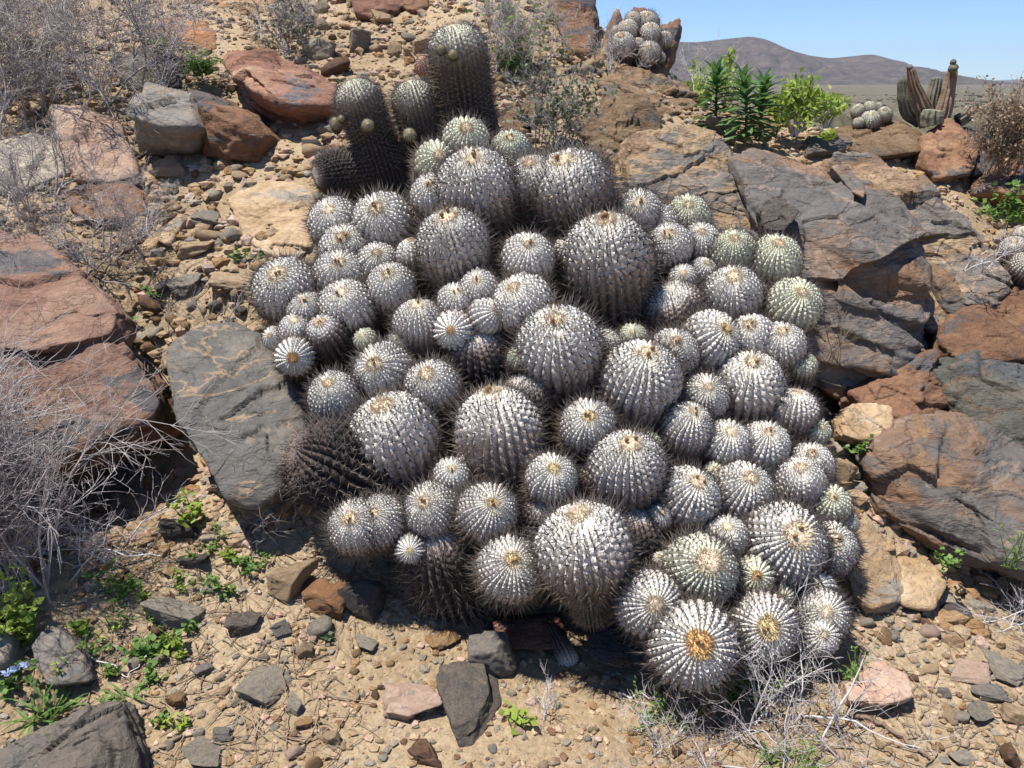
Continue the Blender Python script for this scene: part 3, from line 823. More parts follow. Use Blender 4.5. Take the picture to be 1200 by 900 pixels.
# ------------------------------------------------------------------ cactus clump
def stem_material():
    t = NT('waxy_cactus_skin')
    v = t.coords()
    a = t.n('ShaderNodeAttribute', attribute_name='age'); age = a.outputs['Fac']
    oi = t.n('ShaderNodeObjectInfo')
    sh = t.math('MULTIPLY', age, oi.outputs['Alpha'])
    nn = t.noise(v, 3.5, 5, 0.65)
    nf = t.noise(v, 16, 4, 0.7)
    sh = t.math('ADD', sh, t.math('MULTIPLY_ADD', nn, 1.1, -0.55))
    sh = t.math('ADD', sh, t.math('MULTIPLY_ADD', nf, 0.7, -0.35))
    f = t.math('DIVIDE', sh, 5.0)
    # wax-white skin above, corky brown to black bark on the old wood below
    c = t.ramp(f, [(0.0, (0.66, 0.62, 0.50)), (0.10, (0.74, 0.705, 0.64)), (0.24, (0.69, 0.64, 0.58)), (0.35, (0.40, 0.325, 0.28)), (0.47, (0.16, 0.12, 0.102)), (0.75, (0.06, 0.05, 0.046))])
    tint = t.mix(t.ramp(f, [(0.38, 1.0), (0.50, 0.35)]), (1, 1, 1), oi.outputs['Color'])
    c = t.mix(1.0, c, tint, 'MULTIPLY')
    c = t.mix(0.7, c, t.ramp(nf, [(0.3, 0.78), (0.7, 1.12)]), 'MULTIPLY')
    t.l(c, t.b.inputs['Base Color'])
    t.b.inputs['Roughness'].default_value = 0.75
    t.b.inputs['Specular IOR Level'].default_value = 0.15
    t.l(t.bump(t.noise(v, 22, 4, 0.7), 0.35, 0.02), t.b.inputs['Normal'])
    return t.m

def spine_material():
    t = NT('cactus_spine')
    a = t.n('ShaderNodeAttribute', attribute_name='age'); b = t.n('ShaderNodeAttribute', attribute_name='tip')
    c = t.ramp(t.math('DIVIDE', a.outputs['Fac'], 3.0), [(0.0, (0.45, 0.36, 0.22)), (0.10, (0.22, 0.17, 0.13)), (0.18, (0.06, 0.05, 0.048)), (0.45, (0.085, 0.07, 0.062)), (0.6, (0.19, 0.15, 0.115)), (0.9, (0.28, 0.225, 0.165))])
    c = t.mix(t.math('MULTIPLY', b.outputs['Fac'], 0.55), c, (0.03, 0.024, 0.022))
    t.l(c, t.b.inputs['Base Color'])
    t.b.inputs['Roughness'].default_value = 0.5
    return t.m

def wool_material():
    t = NT('crown_wool')
    v = t.coords()
    oi = t.n('ShaderNodeObjectInfo')
    n = t.noise(v, 9, 5, 0.7)
    c = t.mix(1.0, oi.outputs['Color'], t.ramp(n, [(0.3, 0.72), (0.7, 1.2)]), 'MULTIPLY')
    t.l(c, t.b.inputs['Base Color'])
    t.b.inputs['Roughness'].default_value = 1.0
    t.b.inputs['Specular IOR Level'].default_value = 0.05
    return t.m

M['stem'] = stem_material(); M['spine'] = spine_material(); M['wool'] = wool_material()
M['husk'] = plain_mat('dried_flower_husk', (0.24, 0.14, 0.065), 0.35, 30)

def stem_shape(nr, seed, L, tub=0.21, depth_=0.19, taper=0.2, flat=1.0):
    """unit-radius ribbed cactus stem, apex at z=1, body down to z=-L. returns body mesh, spine mesh"""
    rng = np.random.default_rng(seed)
    seg = 7
    S0 = math.pi / 2
    send = S0 + L
    fine_end = min(send, 3.6 if L < 6 else 5.2)
    s = np.concatenate([np.linspace(0.02, fine_end, int(fine_end / (tub / 7.0))), np.linspace(fine_end, send, max(3, int((send - fine_end) / 0.10)))[1:]])
    th = np.arange(nr * seg) / (nr * seg) * 2 * math.pi
    def base(sv):
        ph = np.minimum(sv, S0)
        dwn = np.maximum(sv - S0, 0)
        r = np.sin(ph) ** 0.88 * (1 - taper * np.clip(dwn / L * 1.7, 0, 1) ** 1.7) * (1 + 0.03 * np.sin(dwn * 2.1 + seed))
        z = np.cos(ph) * flat - dwn
        return r, z
    r, z = base(s)
    length = tub * np.clip(r, 0.30, 1.0)
    ds = np.gradient(s)
    phase_s = np.cumsum(ds / length)
    ribjit = rng.uniform(-0.18, 0.18, nr); ribamp = rng.uniform(0.85, 1.15, nr)
    ribph = np.arange(nr) * (round(nr * .36) / nr) + rng.normal(0, 0.06, nr)
    tw = rng.uniform(-0.10, 0.10)
    SS, TT = np.meshgrid(s, th, indexing='ij')
    k = (TT / (2 * math.pi) * nr)
    ki = np.floor(k).astype(int) % nr
    fr = k - np.floor(k)
    R0, Z0 = r[:, None], z[:, None]
    rib = 1 - np.abs(2 * fr - 1) ** 2.6
    ph = phase_s[:, None] + ribph[ki]
    b = ph - np.floor(ph)
    bump = np.where(b < .62, 1 - ((.62 - b) / .62) ** 2.0, 1 - ((b - .62) / .38) ** 2.4)
    sc = np.clip(R0 / 0.75, 0.16, 1.0)
    lo = 0.40 + 0.30 * np.clip((SS - .35) / 1.0, 0, 1)
    d = depth_ * sc * ribamp[ki] * rib * (lo + (1 - lo) * bump) - depth_ * 0.62 * sc
    # irregular growth
    NP = np.c_[(np.cos(TT) * R0).ravel(), (np.sin(TT) * R0).ravel(), (Z0 + 0 * TT).ravel()]
    d = d + 0.035 * fbm(NP * 1.7 + seed, seed, 3).reshape(d.shape) * np.clip(R0, 0, 1)
    nz = np.where(s < S0, np.cos(s), 0.0)[:, None]; nrad = np.where(s < S0, np.sin(s), 1.0)[:, None]
    wob = TT + tw * SS + 0.02 * np.sin(SS * 5 + ki)
    rad = R0 + d * nrad
    V = np.stack([rad * np.cos(wob), rad * np.sin(wob), Z0 + d * nz], -1)
    n, m = V.shape[:2]
    age = np.repeat(s[:, None], m, 1).ravel()
    V = V.reshape(-1, 3)
    I = np.arange(n * m).reshape(n, m); J = np.roll(I, -1, axis=1)
    F = np.stack([I[:-1], I[1:], J[1:], J[:-1]], -1).reshape(-1, 4)
    V = np.r_[V, [[0, 0, z[0] - depth_ * .08], [0, 0, z[-1]]]]
    age = np.r_[age, [0, send]]
    c0, c1 = len(V) - 2, len(V) - 1
    Tp = np.stack([np.full(m, c0), I[0], J[0]], -1); Bt = np.stack([np.full(m, c1), J[-1], I[-1]], -1)
    body = mk_mesh('stem', V, [F, Tp, Bt], M['stem'], attrs={'age': age})
    # spines, tufts at the shoulder of every tubercle
    B = []; Dr = []; Ln = []; Rd = []; Ag = []
    for j in range(nr):
        p = phase_s + ribph[j]
        kk = np.arange(math.ceil(p[0]), math.floor(p[-1]))
        sj = np.interp(kk + 0.30, p, s)
        sj = sj[(sj > 0.12) & (sj < (3.4 if L < 6 else 4.6))]
        if len(sj) == 0: continue
        rj, zj = base(sj)
        thj = (j + 0.5) / nr * 2 * math.pi + tw * sj
        nzj = np.where(sj < S0, np.cos(sj), 0); nrj = np.where(sj < S0, np.sin(sj), 1)
        dj = depth_ * np.clip(rj / .75, .12, 1) * (0.30)
        er = np.c_[np.cos(thj), np.sin(thj), 0 * thj]; et = np.c_[-np.sin(thj), np.cos(thj), 0 * thj]
        nn = er * nrj[:, None] + np.array([0, 0, 1.]) * nzj[:, None]
        up = np.cross(nn, et) * -1                     # towards the apex
        pos = er * rj[:, None] + np.array([0, 0, 1.]) * zj[:, None] + nn * dj[:, None]
        wgt = np.clip(rj, 0.35, 1.0)
        # tilt from the normal towards a direction on the surface, length, radius
        for (tu, tt, ln, rd, pr) in [(0.35, 0.15, 0.50, 0.0165, 0.85), (-0.3, -0.2, 0.48, 0.0160, 0.75), (1.6, 0.9, 0.25, 0.0105, 0.8), (1.6, -0.9, 0.25, 0.0105, 0.8), (0.1, 1.8, 0.25, 0.0105, 0.9), (0.1, -1.8, 0.25, 0.0105, 0.9), (-1.8, 0.5, 0.25, 0.0105, 0.7)]:
            keep = rng.random(len(sj)) < pr * np.clip((sj - .12) / .75, .10, 1)
            if not keep.any(): continue
            q = keep.nonzero()[0]
            dd = unit(nn[q] + up[q] * (tu + rng.normal(0, .25, len(q)))[:, None] + et[q] * (tt + rng.normal(0, .25, len(q)))[:, None])
            B.append(pos[q]); Dr.append(dd); Ln.append(ln * wgt[q] * rng.uniform(.65, 1.25, len(q))); Rd.append(np.full(len(q), rd)); Ag.append(sj[q])
    B = np.concatenate(B); Dr = np.concatenate(Dr); Ln = np.concatenate(Ln); Rd = np.concatenate(Rd); Ag = np.concatenate(Ag)
    ref = np.where(np.abs(Dr[:, 2:]) > 0.9, np.array([[1., 0, 0]]), np.array([[0, 0, 1.]]))
    a1 = unit(np.cross(Dr, ref)); a2 = np.cross(Dr, a1)
    m = len(B)
    vs_ = [B + (math.cos(q) * a1 + math.sin(q) * a2) * Rd[:, None] for q in (0, 2.094, 4.189)] + [B + Dr * Ln[:, None] + np.array([0, 0, 0.06]) * Ln[:, None]]
    V = np.stack(vs_, 1).reshape(-1, 3)
    i = np.arange(m)[:, None] * 4
    F = np.concatenate([i + np.array([[0, 1, 3]]), i + np.array([[1, 2, 3]]), i + np.array([[2, 0, 3]])])
    spm = mk_mesh('spines', V, F, M['spine'], attrs={'age': np.repeat(Ag, 4), 'tip': np.tile([0, 0, 0, 1.0], m)})
    return body, spm

def crown_mesh(seed, flat=1.0):
    rng = np.random.default_rng(seed)
    U, F = ico(3)
    V = U * np.array([0.23, 0.23, 0.07])
    V = V * (1 + 0.25 * fbm(U * 3 + seed, seed, 4))[:, None]
    V[:, 2] += 0.955 * flat
    m = 420
    d = unit(rng.normal(size=(m, 3)) * np.array([1, 1, .6]) + np.array([0, 0, 0.7]))
    B = d * np.array([0.25, 0.25, 0.06]) + np.array([0, 0, 0.955 * flat])
    dr = unit(d + rng.normal(size=(m, 3)) * .5 + np.array([0, 0, .5]))
    a1 = unit(np.cross(dr, [0.3, 0.8, 0.2])); ln = rng.uniform(.05, .13, m)[:, None]
    V2 = np.stack([B - a1 * .013, B + a1 * .013, B + dr * ln], 1).reshape(-1, 3)
    i = np.arange(m)[:, None] * 3 + len(V)
    F = np.r_[F, i + np.array([[0, 1, 2]])]
    return mk_mesh('woolly_crown', np.r_[V, V2], F, M['wool'])

def husk_mesh(seed, flat=1.0):
    rng = np.random.default_rng(seed)
    parts = []
    for k in range(rng.integers(1, 3)):
        U, F = ico(2)
        V = U * np.array([.055, .045, .085]) * (1 + .35 * fbm(U * 3 + k, seed + k, 3))[:, None]
        a = rng.uniform(0, 6.28); q = rng.uniform(.02, .17)
        V = V + np.array([math.cos(a) * q, math.sin(a) * q, 1.09 * flat])
        parts.append((V, F))
    V, F = joinm(parts)
    return mk_mesh('dried_flower', V, F, M['husk'])

VAR = {}
for key, nr, L, tub, dp, num in (('S', 15, 3.0, .30, .25, 2), ('M', 21, 4.0, .25, .22, 3), ('L', 26, 4.2, .22, .205, 3), ('X', 29, 4.2, .20, .19, 3), ('B', 29, 2.0, .20, .19, 2), ('T', 29, 4.6, .20, .19, 2), ('C', 30, 8.5, .20, .14, 2)):
    VAR[key] = [stem_shape(nr + i * (1 if i < 2 else -1), 60 + i * 5 + nr, L, tub * (1 + .06 * i), dp, taper={'C': .05, 'T': .12, 'X': .42, 'L': .38, 'B': .62}.get(key, .3)) for i in range(num)]
CROWN = [crown_mesh(i) for i in range(4)]
HUSK = [husk_mesh(i + 40) for i in range(5)]

CREAM, GOLD, ORNG, PALE = (0.64, 0.53, 0.38), (0.64, 0.51, 0.27), (0.62, 0.40, 0.17), (0.66, 0.60, 0.49)
GREEN = (0.93, 0.97, 0.83)
def axis_of(cx, cy, w, ax, ay, cap=0.985):
    """axis of a stem from where its apex shows on its round top (image offsets -> camera frame -> world)"""
    u, v = (ax - cx) / (w / 2), (cy - ay) / (w / 2)
    k = math.hypot(u, v)
    if k > cap: u, v = u * cap / k, v * cap / k
    return u, v, math.sqrt(max(0, 1 - u * u - v * v))

_srng = np.random.default_rng(5)
def add_stem(parent, base, cx, cy, w, ax, ay, Y, kind=None, col=None, bark=1.0, wool=CREAM, wsize=1.0, name='stem', label=None, stretch=1.0, spines=True):
    c = at(cx, cy, Y)
    r = w / 2 / FPX * depth(c)
    u, v, t = axis_of(cx, cy, w, ax, ay)
    # camera frame at this pixel
    f = -unit(ray(cx, cy)); right = unit(np.cross([0, 0, 1.0], f)); up = np.cross(f, right)
    d = unit(u * right + v * up + t * f)
    if kind is None:
        kind = 'S' if w < 30 else 'M' if w < 52 else 'L' if w < 75 else 'X'
    pool = VAR[kind]
    bodym, spm = pool[_srng.integers(len(pool))]
    q = Vector((0, 0, 1)).rotation_difference(Vector(d)) @ Quaternion((0, 0, 1), _srng.uniform(0, 6.28))
    o = link(name, bodym, Vector(c) - Vector(base), parent, q.to_euler(), (r * 1.05 * _srng.uniform(.95, 1.05), r * 1.05 * _srng.uniform(.95, 1.05), r * 1.04 * stretch * _srng.uniform(.94, 1.06)))
    jit = _srng.uniform(.93, 1.04)
    col = col or (1, 1, 1)
    o.color = (col[0] * jit, col[1] * jit, col[2] * jit, bark * _srng.uniform(.92, 1.1))
    if label: o['label'] = label
    if spines:
        sp = link('spines', spm, (0, 0, 0), o); sp['kind'] = 'stuff'
    if wool is not None:
        ws = wsize * _srng.uniform(.8, 1.12)
        wc = link('woolly_crown', CROWN[_srng.integers(4)], (0, 0, 0), o)
        wc.scale = (ws, ws, 1.0 + .04 * (ws - 1)); wc.rotation_euler = (0, 0, _srng.uniform(0, 6))
        wj = _srng.uniform(.9, 1.1)
        wc.color = (*[x * wj for x in wool], 1)
        if _srng.random() < .45 and w > 36:
            h = link('dried_flower', HUSK[_srng.integers(5)], (0, 0, 0), o, (0, 0, _srng.uniform(0, 6)))
    HEADS.append((cx, cy, w / 2))
    OCC.append((ico(2)[0] * r + c, ico(2)[1], 1))
    return o

HEADS = []
dctl = [(600, 667, 1.87), (685, 645, 1.84), (818, 755, 1.70), (759, 707, 1.79), (410, 610, 2.02), (517, 655, 1.95), (571, 601, 2.0), (463, 515, 2.25), (583, 505, 2.2), (690, 498, 2.2), (733, 555, 2.1),
        (868, 577, 2.15), (918, 637, 2.0), (972, 640, 2.06), (960, 720, 1.87), (897, 733, 1.79), (655, 410, 2.42), (748, 445, 2.35), (878, 450, 2.45), (930, 480, 2.4), (945, 540, 2.25),
        (711, 310, 2.7), (860, 345, 2.72), (930, 355, 2.65), (530, 290, 2.7), (560, 215, 2.9), (660, 210, 2.95), (545, 165, 3.05), (597, 175, 3.12), (747, 250, 2.95), (805, 255, 3.0),
        (910, 300, 2.85), (393, 258, 2.95), (450, 255, 2.95), (335, 335, 2.75), (344, 418, 2.5), (392, 468, 2.35), (408, 359, 2.65), (507, 455, 2.35), (490, 375, 2.55), (570, 370, 2.5)]
_dy = tps_fit([(a / 300, b / 300) for a, b, _ in dctl], [c for _, _, c in dctl], 2e-2)
def YM(px, py): return float(_dy([(px / 300, py / 300)])[0])

# centre x, y, width, apex x, y, options
H = [(393, 262, 56, 387, 246), (449, 262, 62, 442, 246), (405, 295, 56, 403, 280), (443, 308, 46, 442, 297), (400, 322, 56, 399, 309), (459, 338, 54, 456, 322), (408, 361, 58, 402, 344),
     (335, 340, 70, 327, 320), (360, 366, 44, 358, 353), (348, 388, 40, 346, 375), (379, 386, 18, 379, 380), (485, 300, 40, 483, 281), (346, 418, 44, 343, 419, dict(wool=ORNG)), (322, 396, 26, 317, 393),
     (384, 392, 46, 376, 378, dict(bark=2.2)), (393, 468, 60, 387, 450), (450, 436, 66, 440, 427), (507, 455, 64, 500, 438), (463, 513, 98, 452, 478), (530, 558, 40, 530, 550),
     (532, 290, 80, 525, 258), (619, 304, 57, 620, 287), (664, 295, 30, 664, 286), (711, 306, 94, 709, 266, dict(stretch=1.1, kind='T', bark=1.22)), (491, 380, 54, 490, 358), (536, 353, 42, 535, 342), (562, 340, 44, 559, 329),
     (533, 387, 46, 528, 387, dict(wool=ORNG)), (570, 371, 42, 582, 364), (612, 357, 64, 602, 337), (655, 408, 96, 651, 376, dict(bark=1.12)), (560, 415, 70, 556, 388, dict(bark=2.4, wool=None)),
     (546, 166, 50, 547, 152, dict(col=GREEN)), (511, 192, 48, 515, 183, dict(col=GREEN)), (597, 178, 46, 597, 162, dict(col=GREEN)), (588, 200, 34, 587, 190, dict(col=GREEN)),
     (559, 222, 84, 555, 190, dict(bark=1.15, kind='T')), (507, 228, 46, 504, 215), (626, 218, 62, 620, 194, dict(bark=1.35, kind='T')), (668, 226, 92, 660, 188, dict(bark=1.3, kind='T')), (645, 240, 70, 648, 205, dict(bark=2.0, wool=None, kind='T')),
     (747, 252, 56, 748, 239), (771, 264, 44, 771, 256), (806, 256, 50, 806, 241, dict(col=GREEN)), (783, 290, 52, 782, 275), (820, 284, 44, 822, 272), (858, 298, 54, 859, 280, dict(col=GREEN)),
     (908, 306, 54, 910, 287, dict(col=GREEN)), (823, 318, 30, 828, 308), (859, 348, 66, 858, 326), (930, 358, 56, 938, 342, dict(col=GREEN)), (937, 378, 24, 937, 374, dict(col=GREEN, wool=GOLD)),
     (918, 374, 22, 916, 372, dict(col=GREEN)), (831, 400, 66, 849, 384, dict(wool=GOLD)), (880, 396, 50, 877, 382), (915, 406, 52, 915, 389), (789, 415, 56, 791, 401), (750, 446, 88, 757, 414),
     (940, 430, 32, 941, 418, dict(col=GREEN, wool=GOLD)), (790, 370, 76, 782, 340, dict(bark=2.3, wool=None)), (878, 452, 74, 879, 424), (826, 466, 54, 829, 454), (804, 502, 58, 811, 482), (850, 520, 52, 855, 505),
     (895, 523, 52, 899, 507), (929, 482, 52, 931, 458), (950, 545, 48, 950, 532), (937, 565, 54, 936, 549), (646, 561, 56, 649, 549, dict(wool=GOLD)), (684, 645, 106, 676, 604), (734, 552, 86, 737, 523),
     (804, 585, 70, 815, 565), (869, 578, 68, 877, 560), (910, 577, 22, 910, 573, dict(col=GREEN)), (972, 590, 44, 975, 582, dict(col=GREEN)), (916, 638, 92, 932, 624, dict(wsize=1.15)), (970, 643, 60, 976, 630),
     (850, 631, 50, 851, 618), (818, 670, 82, 829, 658, dict(col=(0.95, .98, .88), wsize=1.2)), (759, 707, 72, 768, 708), (882, 676, 46, 886, 674, dict(wool=ORNG, col=GREEN)), (914, 698, 32, 916, 700, dict(wool=ORNG, col=GREEN)),
     (930, 683, 20, 931, 683, dict(wool=GOLD)), (812, 757, 94, 818, 754, dict(wool=ORNG, wsize=1.5)), (893, 736, 80, 900, 734, dict(wool=GOLD, wsize=1.4)), (962, 722, 58, 967, 716), (955, 690, 46, 955, 686, dict(wool=GOLD)), (958, 745, 48, 964, 742),
     (774, 655, 17, 773, 652, dict(wool=GOLD)), (419, 618, 64, 411, 607), (446, 612, 62, 438, 601), (507, 599, 62, 498, 589), (571, 601, 66, 578, 589, dict(wool=GOLD)), (481, 643, 34, 480, 645, dict(wool=GOLD)),
     (517, 655, 92, 508, 625, dict(bark=3.0, wool=None)), (598, 668, 72, 601, 657, dict(wool=GOLD)), (584, 503, 94, 577, 460), (689, 500, 62, 690, 488, dict(wool=GOLD)),
     (385, 545, 98, 346, 520, dict(bark=3.4, wool=None, kind='X', col=(.2, .165, .17), label='dark purplish brown stem lying outward, without white skin')), (440, 560, 80, 430, 530, dict(bark=3, wool=None)), (640, 610, 60, 640, 590, dict(bark=3, wool=None)),
     (740, 630, 70, 740, 600, dict(bark=3, wool=None)), (700, 420, 70, 704, 390, dict(bark=2.6, wool=None)), (620, 470, 60, 620, 445, dict(bark=2.6, wool=None)), (700, 570, 60, 700, 545, dict(bark=2.6, wool=None))]
H += [(x, y, w, x + dx, y - w * .2, dict(col=GREEN if i % 3 == 0 else None)) for i, (x, y, w, dx) in enumerate([(848, 440, 28, 0), (906, 548, 26, 3), (782, 466, 32, 2), (836, 556, 28, 2), (772, 606, 30, 3), (470, 402, 30, -2), (428, 398, 26, -3), (884, 342, 28, 2),
      (800, 326, 32, 0), (742, 396, 32, 0), (622, 540, 28, 0), (908, 452, 26, 3), (958, 506, 28, 4), (548, 540, 26, 0), (372, 330, 30, -4), (760, 520, 28, 2), (990, 612, 28, 6), (940, 655, 30, 2), (610, 420, 30, 0), (430, 350, 26, -2)])]
cb = ground(650, 690)
clump = thing('cactus_clump', cb, 'huge mound of white grey ribbed cactus heads with dark spines between rocks', 'cactus')
for h in H:
    cx, cy, w, ax, ay = h[:5]
    kw = dict(h[5]) if len(h) > 5 else {}
    hidden = kw.get('wool', 1) is None and not kw.get('label')
    Y = YM(cx, cy) + (0.10 if hidden else 0.02 if w <= 32 else 0.0)
    if cy > 590 and 55 < w and not hidden and 'kind' not in kw: kw['kind'] = 'B'
    add_stem(clump, cb, cx, cy, w, ax, ay, Y, **kw)

# tall dark columns behind the clump
def column(label, cx, cy, w, ax, ay, Y, buds, kind='C', bark=1.12, **kw):
    c = at(cx, cy, Y)
    g = np.array([c[0], c[1], float(height([c[0]], [c[1]])[0])])
    root = thing('cactus_column', g, label, 'cactus')
    st = add_stem(root, g, cx, cy, w, ax, ay, Y, kind=kind, bark=bark, wool=kw.get('wool', None), col=kw.get('col', (.92, .94, .84)))
    for (bx, by, bw, dy) in buds:
        add_stem(root, g, bx, by, bw * .85, bx, by - bw * .15, Y + dy, kind='S', wool=GOLD, col=(.60, .58, .42), name='offset_bud')
    return root
column('tallest dark cactus column, leaning straight up behind the clump', 536, 60, 58, 531, 32, 3.55, [(517, 58, 13, -.10), (531, 64, 13, -.13)])
column('dark cactus column tilted left with three pale buds', 421, 120, 50, 413, 96, 3.55, [(431, 147, 16, -.12), (394, 145, 16, -.03), (400, 139, 8, -.1)])
column('middle dark cactus column with one pale bud, between two others', 487, 122, 50, 482, 98, 3.62, [(480, 158, 16, -.13)])
column('toppled black cactus stem with wavy ribs on the soil', 392, 203, 46, 371, 206, 3.5, [], kind='C', bark=4.0, col=(.9, .85, .8))

# ------------------------------------------------------------------ dry shrubs and green plants
def mat_wood(name, col, col2):
    t = NT(name); v = t.coords()
    n = t.noise(v, 6, 5, 0.7)
    c = t.mix(t.ramp(n, [(0.35, 0.0), (0.65, 1.0)]), col, col2)
    t.l(c, t.b.inputs['Base Color']); t.b.inputs['Roughness'].default_value = 0.85
    return t.m
M['twig'] = mat_wood('grey_dead_twig', (0.26, 0.215, 0.195), (0.50, 0.455, 0.44))
M['whitetwig'] = mat_wood('white_dead_twig', (0.42, 0.375, 0.35), (0.62, 0.59, 0.57))
M['browntwig'] = mat_wood('brown_dry_twig', (0.14, 0.095, 0.06), (0.30, 0.225, 0.16))
M['seed'] = mat_wood('dry_seed_heads', (0.20, 0.13, 0.085), (0.36, 0.26, 0.18))
M['leaf_dark'] = leaf_mat('dark_green_leaf', (0.07, 0.15, 0.045), (0.14, 0.25, 0.08), .3)
M['leaf_lime'] = leaf_mat('lime_green_leaf', (0.23, 0.33, 0.05), (0.36, 0.44, 0.09), .4)
M['leaf_mid'] = leaf_mat('mid_green_leaf', (0.11, 0.20, 0.04), (0.20, 0.31, 0.085), .38)
M['leaf_grey'] = leaf_mat('grey_green_leaf', (0.09, 0.12, 0.06), (0.16, 0.19, 0.11), .25)
M['petal'] = plain_mat('pale_blue_petal', (0.42, 0.50, 0.72), .15, 20, trans=.3)

def grow(rng, start, dirs, lens, r0, k=7, curl=0.18, droop=0.0, lift=0.0):
    """polylines from start in dirs, wandering"""
    m = len(start)
    P = np.zeros((m, k, 3)); P[:, 0] = start
    d = unit(dirs)
    for i in range(1, k):
        d = unit(d + rng.normal(0, curl, (m, 3)) + np.array([0, 0, lift - droop]))
        P[:, i] = P[:, i - 1] + d * (lens / (k - 1))[:, None]
    R = np.linspace(1, .38, k)[None] * np.asarray(r0).reshape(-1, 1) * np.ones((m, 1))
    return P, R

def branch(rng, P, R, n, lenf, spread, k=6, curl=0.2, tmin=0.25, lift=0.03, rmin=0.0006):
    """n side twigs on each polyline"""
    m, kk, _ = P.shape
    ip = np.repeat(np.arange(m), n)
    t = rng.uniform(tmin, 1.0, len(ip)) * (kk - 1)
    i0 = np.minimum(t.astype(int), kk - 2); f = (t - i0)[:, None]
    st = P[ip, i0] * (1 - f) + P[ip, i0 + 1] * f
    tg = unit(P[ip, i0 + 1] - P[ip, i0])
    d = unit(tg + rng.normal(0, spread, (len(ip), 3)))
    L = np.linalg.norm(P[:, -1] - P[:, 0], axis=1)[ip] * lenf * rng.uniform(.5, 1.2, len(ip))
    r = np.maximum(R[ip, i0] * 0.62, rmin)
    return grow(rng, st, d, L, r, k, curl, lift=lift)

def leaves_mesh(pos, dr, ln, wd, rng, fold=0.25):
    """folded pointed leaves: 6 verts, 4 tris each"""
    m = len(pos)
    dr = unit(dr)
    side = unit(np.cross(dr, unit(rng.normal(size=(m, 3)) + np.array([0, 0, 1.6]))))
    nn = np.cross(side, dr)
    ln = np.asarray(ln).reshape(-1, 1); wd = np.asarray(wd).reshape(-1, 1)
    mid = pos + dr * ln * .45 - nn * wd * fold
    V = np.stack([pos, mid + side * wd + nn * wd * fold, mid, mid - side * wd + nn * wd * fold, pos + dr * ln + nn * ln * -.08], 1).reshape(-1, 3)
    i = np.arange(m)[:, None] * 5
    F = np.concatenate([i + np.array([[0, 2, 1]]), i + np.array([[0, 3, 2]]), i + np.array([[1, 2, 4]]), i + np.array([[2, 3, 4]])])
    return V, F

def dry_shrub(label, px, py, w, h, seed, mat='twig', nstem=9, n1=9, n2=9, n3=0, lean=(0, 0, 0), spread=0.75, r=0.0045, leaf=None, nleaf=0, leafsize=0.012, group=None, Y=None, base_spread=0.25, name='dry_shrub', curl=.16, cat='shrub', rmin=.0007, tmin=.2, lfrac=(.75, 1.1)):
    """shrub whose foot is at photo pixel (px,py); w,h: its spread in photo pixels"""
    rng = np.random.default_rng(seed)
    g = ground(px, py) if Y is None else at(px, py, Y)
    s = depth(g) / FPX; W, Hh = w * s, h * s
    root = thing(name, g, label, cat, group)
    st = np.c_[rng.normal(0, W * base_spread, nstem), rng.normal(0, W * base_spread * .7, nstem), np.zeros(nstem)]
    st[:, 2] = height(st[:, 0] + g[0], st[:, 1] + g[1]) - g[2] - .01
    if Y is not None: st[:, 2] = 0
    ang = rng.uniform(0, 6.283, nstem)
    d = np.c_[np.cos(ang) * W * .5 * spread, np.sin(ang) * W * .4 * spread, np.full(nstem, Hh)] + np.array(lean) * Hh
    L = np.linalg.norm(d, axis=1) * rng.uniform(*lfrac, nstem)
    P0, R0 = grow(rng, st, d, L, np.full(nstem, r) * rng.uniform(.7, 1.2, nstem), 9, curl)
    for i in range(nstem):
        V, F = tubes(P0[i:i + 1], R0[i:i + 1], 5)
        link('stem', mk_mesh('stem', V, F, M[mat]), (0, 0, 0), root)
    parts = []
    P1, R1 = branch(rng, P0, R0, n1, .55, .55, 7, curl * 1.2, tmin=tmin, rmin=rmin)
    parts.append(tubes(P1, R1, 3))
    P2, R2 = branch(rng, P1, R1, n2, .55, .6, 5, curl * 1.3, tmin=.15, rmin=rmin)
    parts.append(tubes(P2, R2, 3))
    tipP = P2
    if n3:
        P3, R3 = branch(rng, P2, R2, n3, .6, .7, 4, curl * 1.4, rmin=rmin)
        parts.append(tubes(P3, R3, 3)); tipP = P3
    V, F = joinm(parts)
    tag(link('twigs', mk_mesh('twigs', V, F, M[mat]), (0, 0, 0), root), kind='stuff')
    if leaf and nleaf:
        i = rng.integers(0, len(tipP), nleaf); j = rng.integers(1, tipP.shape[1], nleaf)
        pos = tipP[i, j]
        V, F = leaves_mesh(pos, rng.normal(size=(nleaf, 3)) + np.array([0, 0, .6]), leafsize * rng.uniform(.6, 1.3, nleaf), leafsize * .28 * rng.uniform(.7, 1.2, nleaf), rng)
        tag(link('leaves', mk_mesh('leaves', V, F, M[leaf]), (0, 0, 0), root), kind='stuff')
    return root

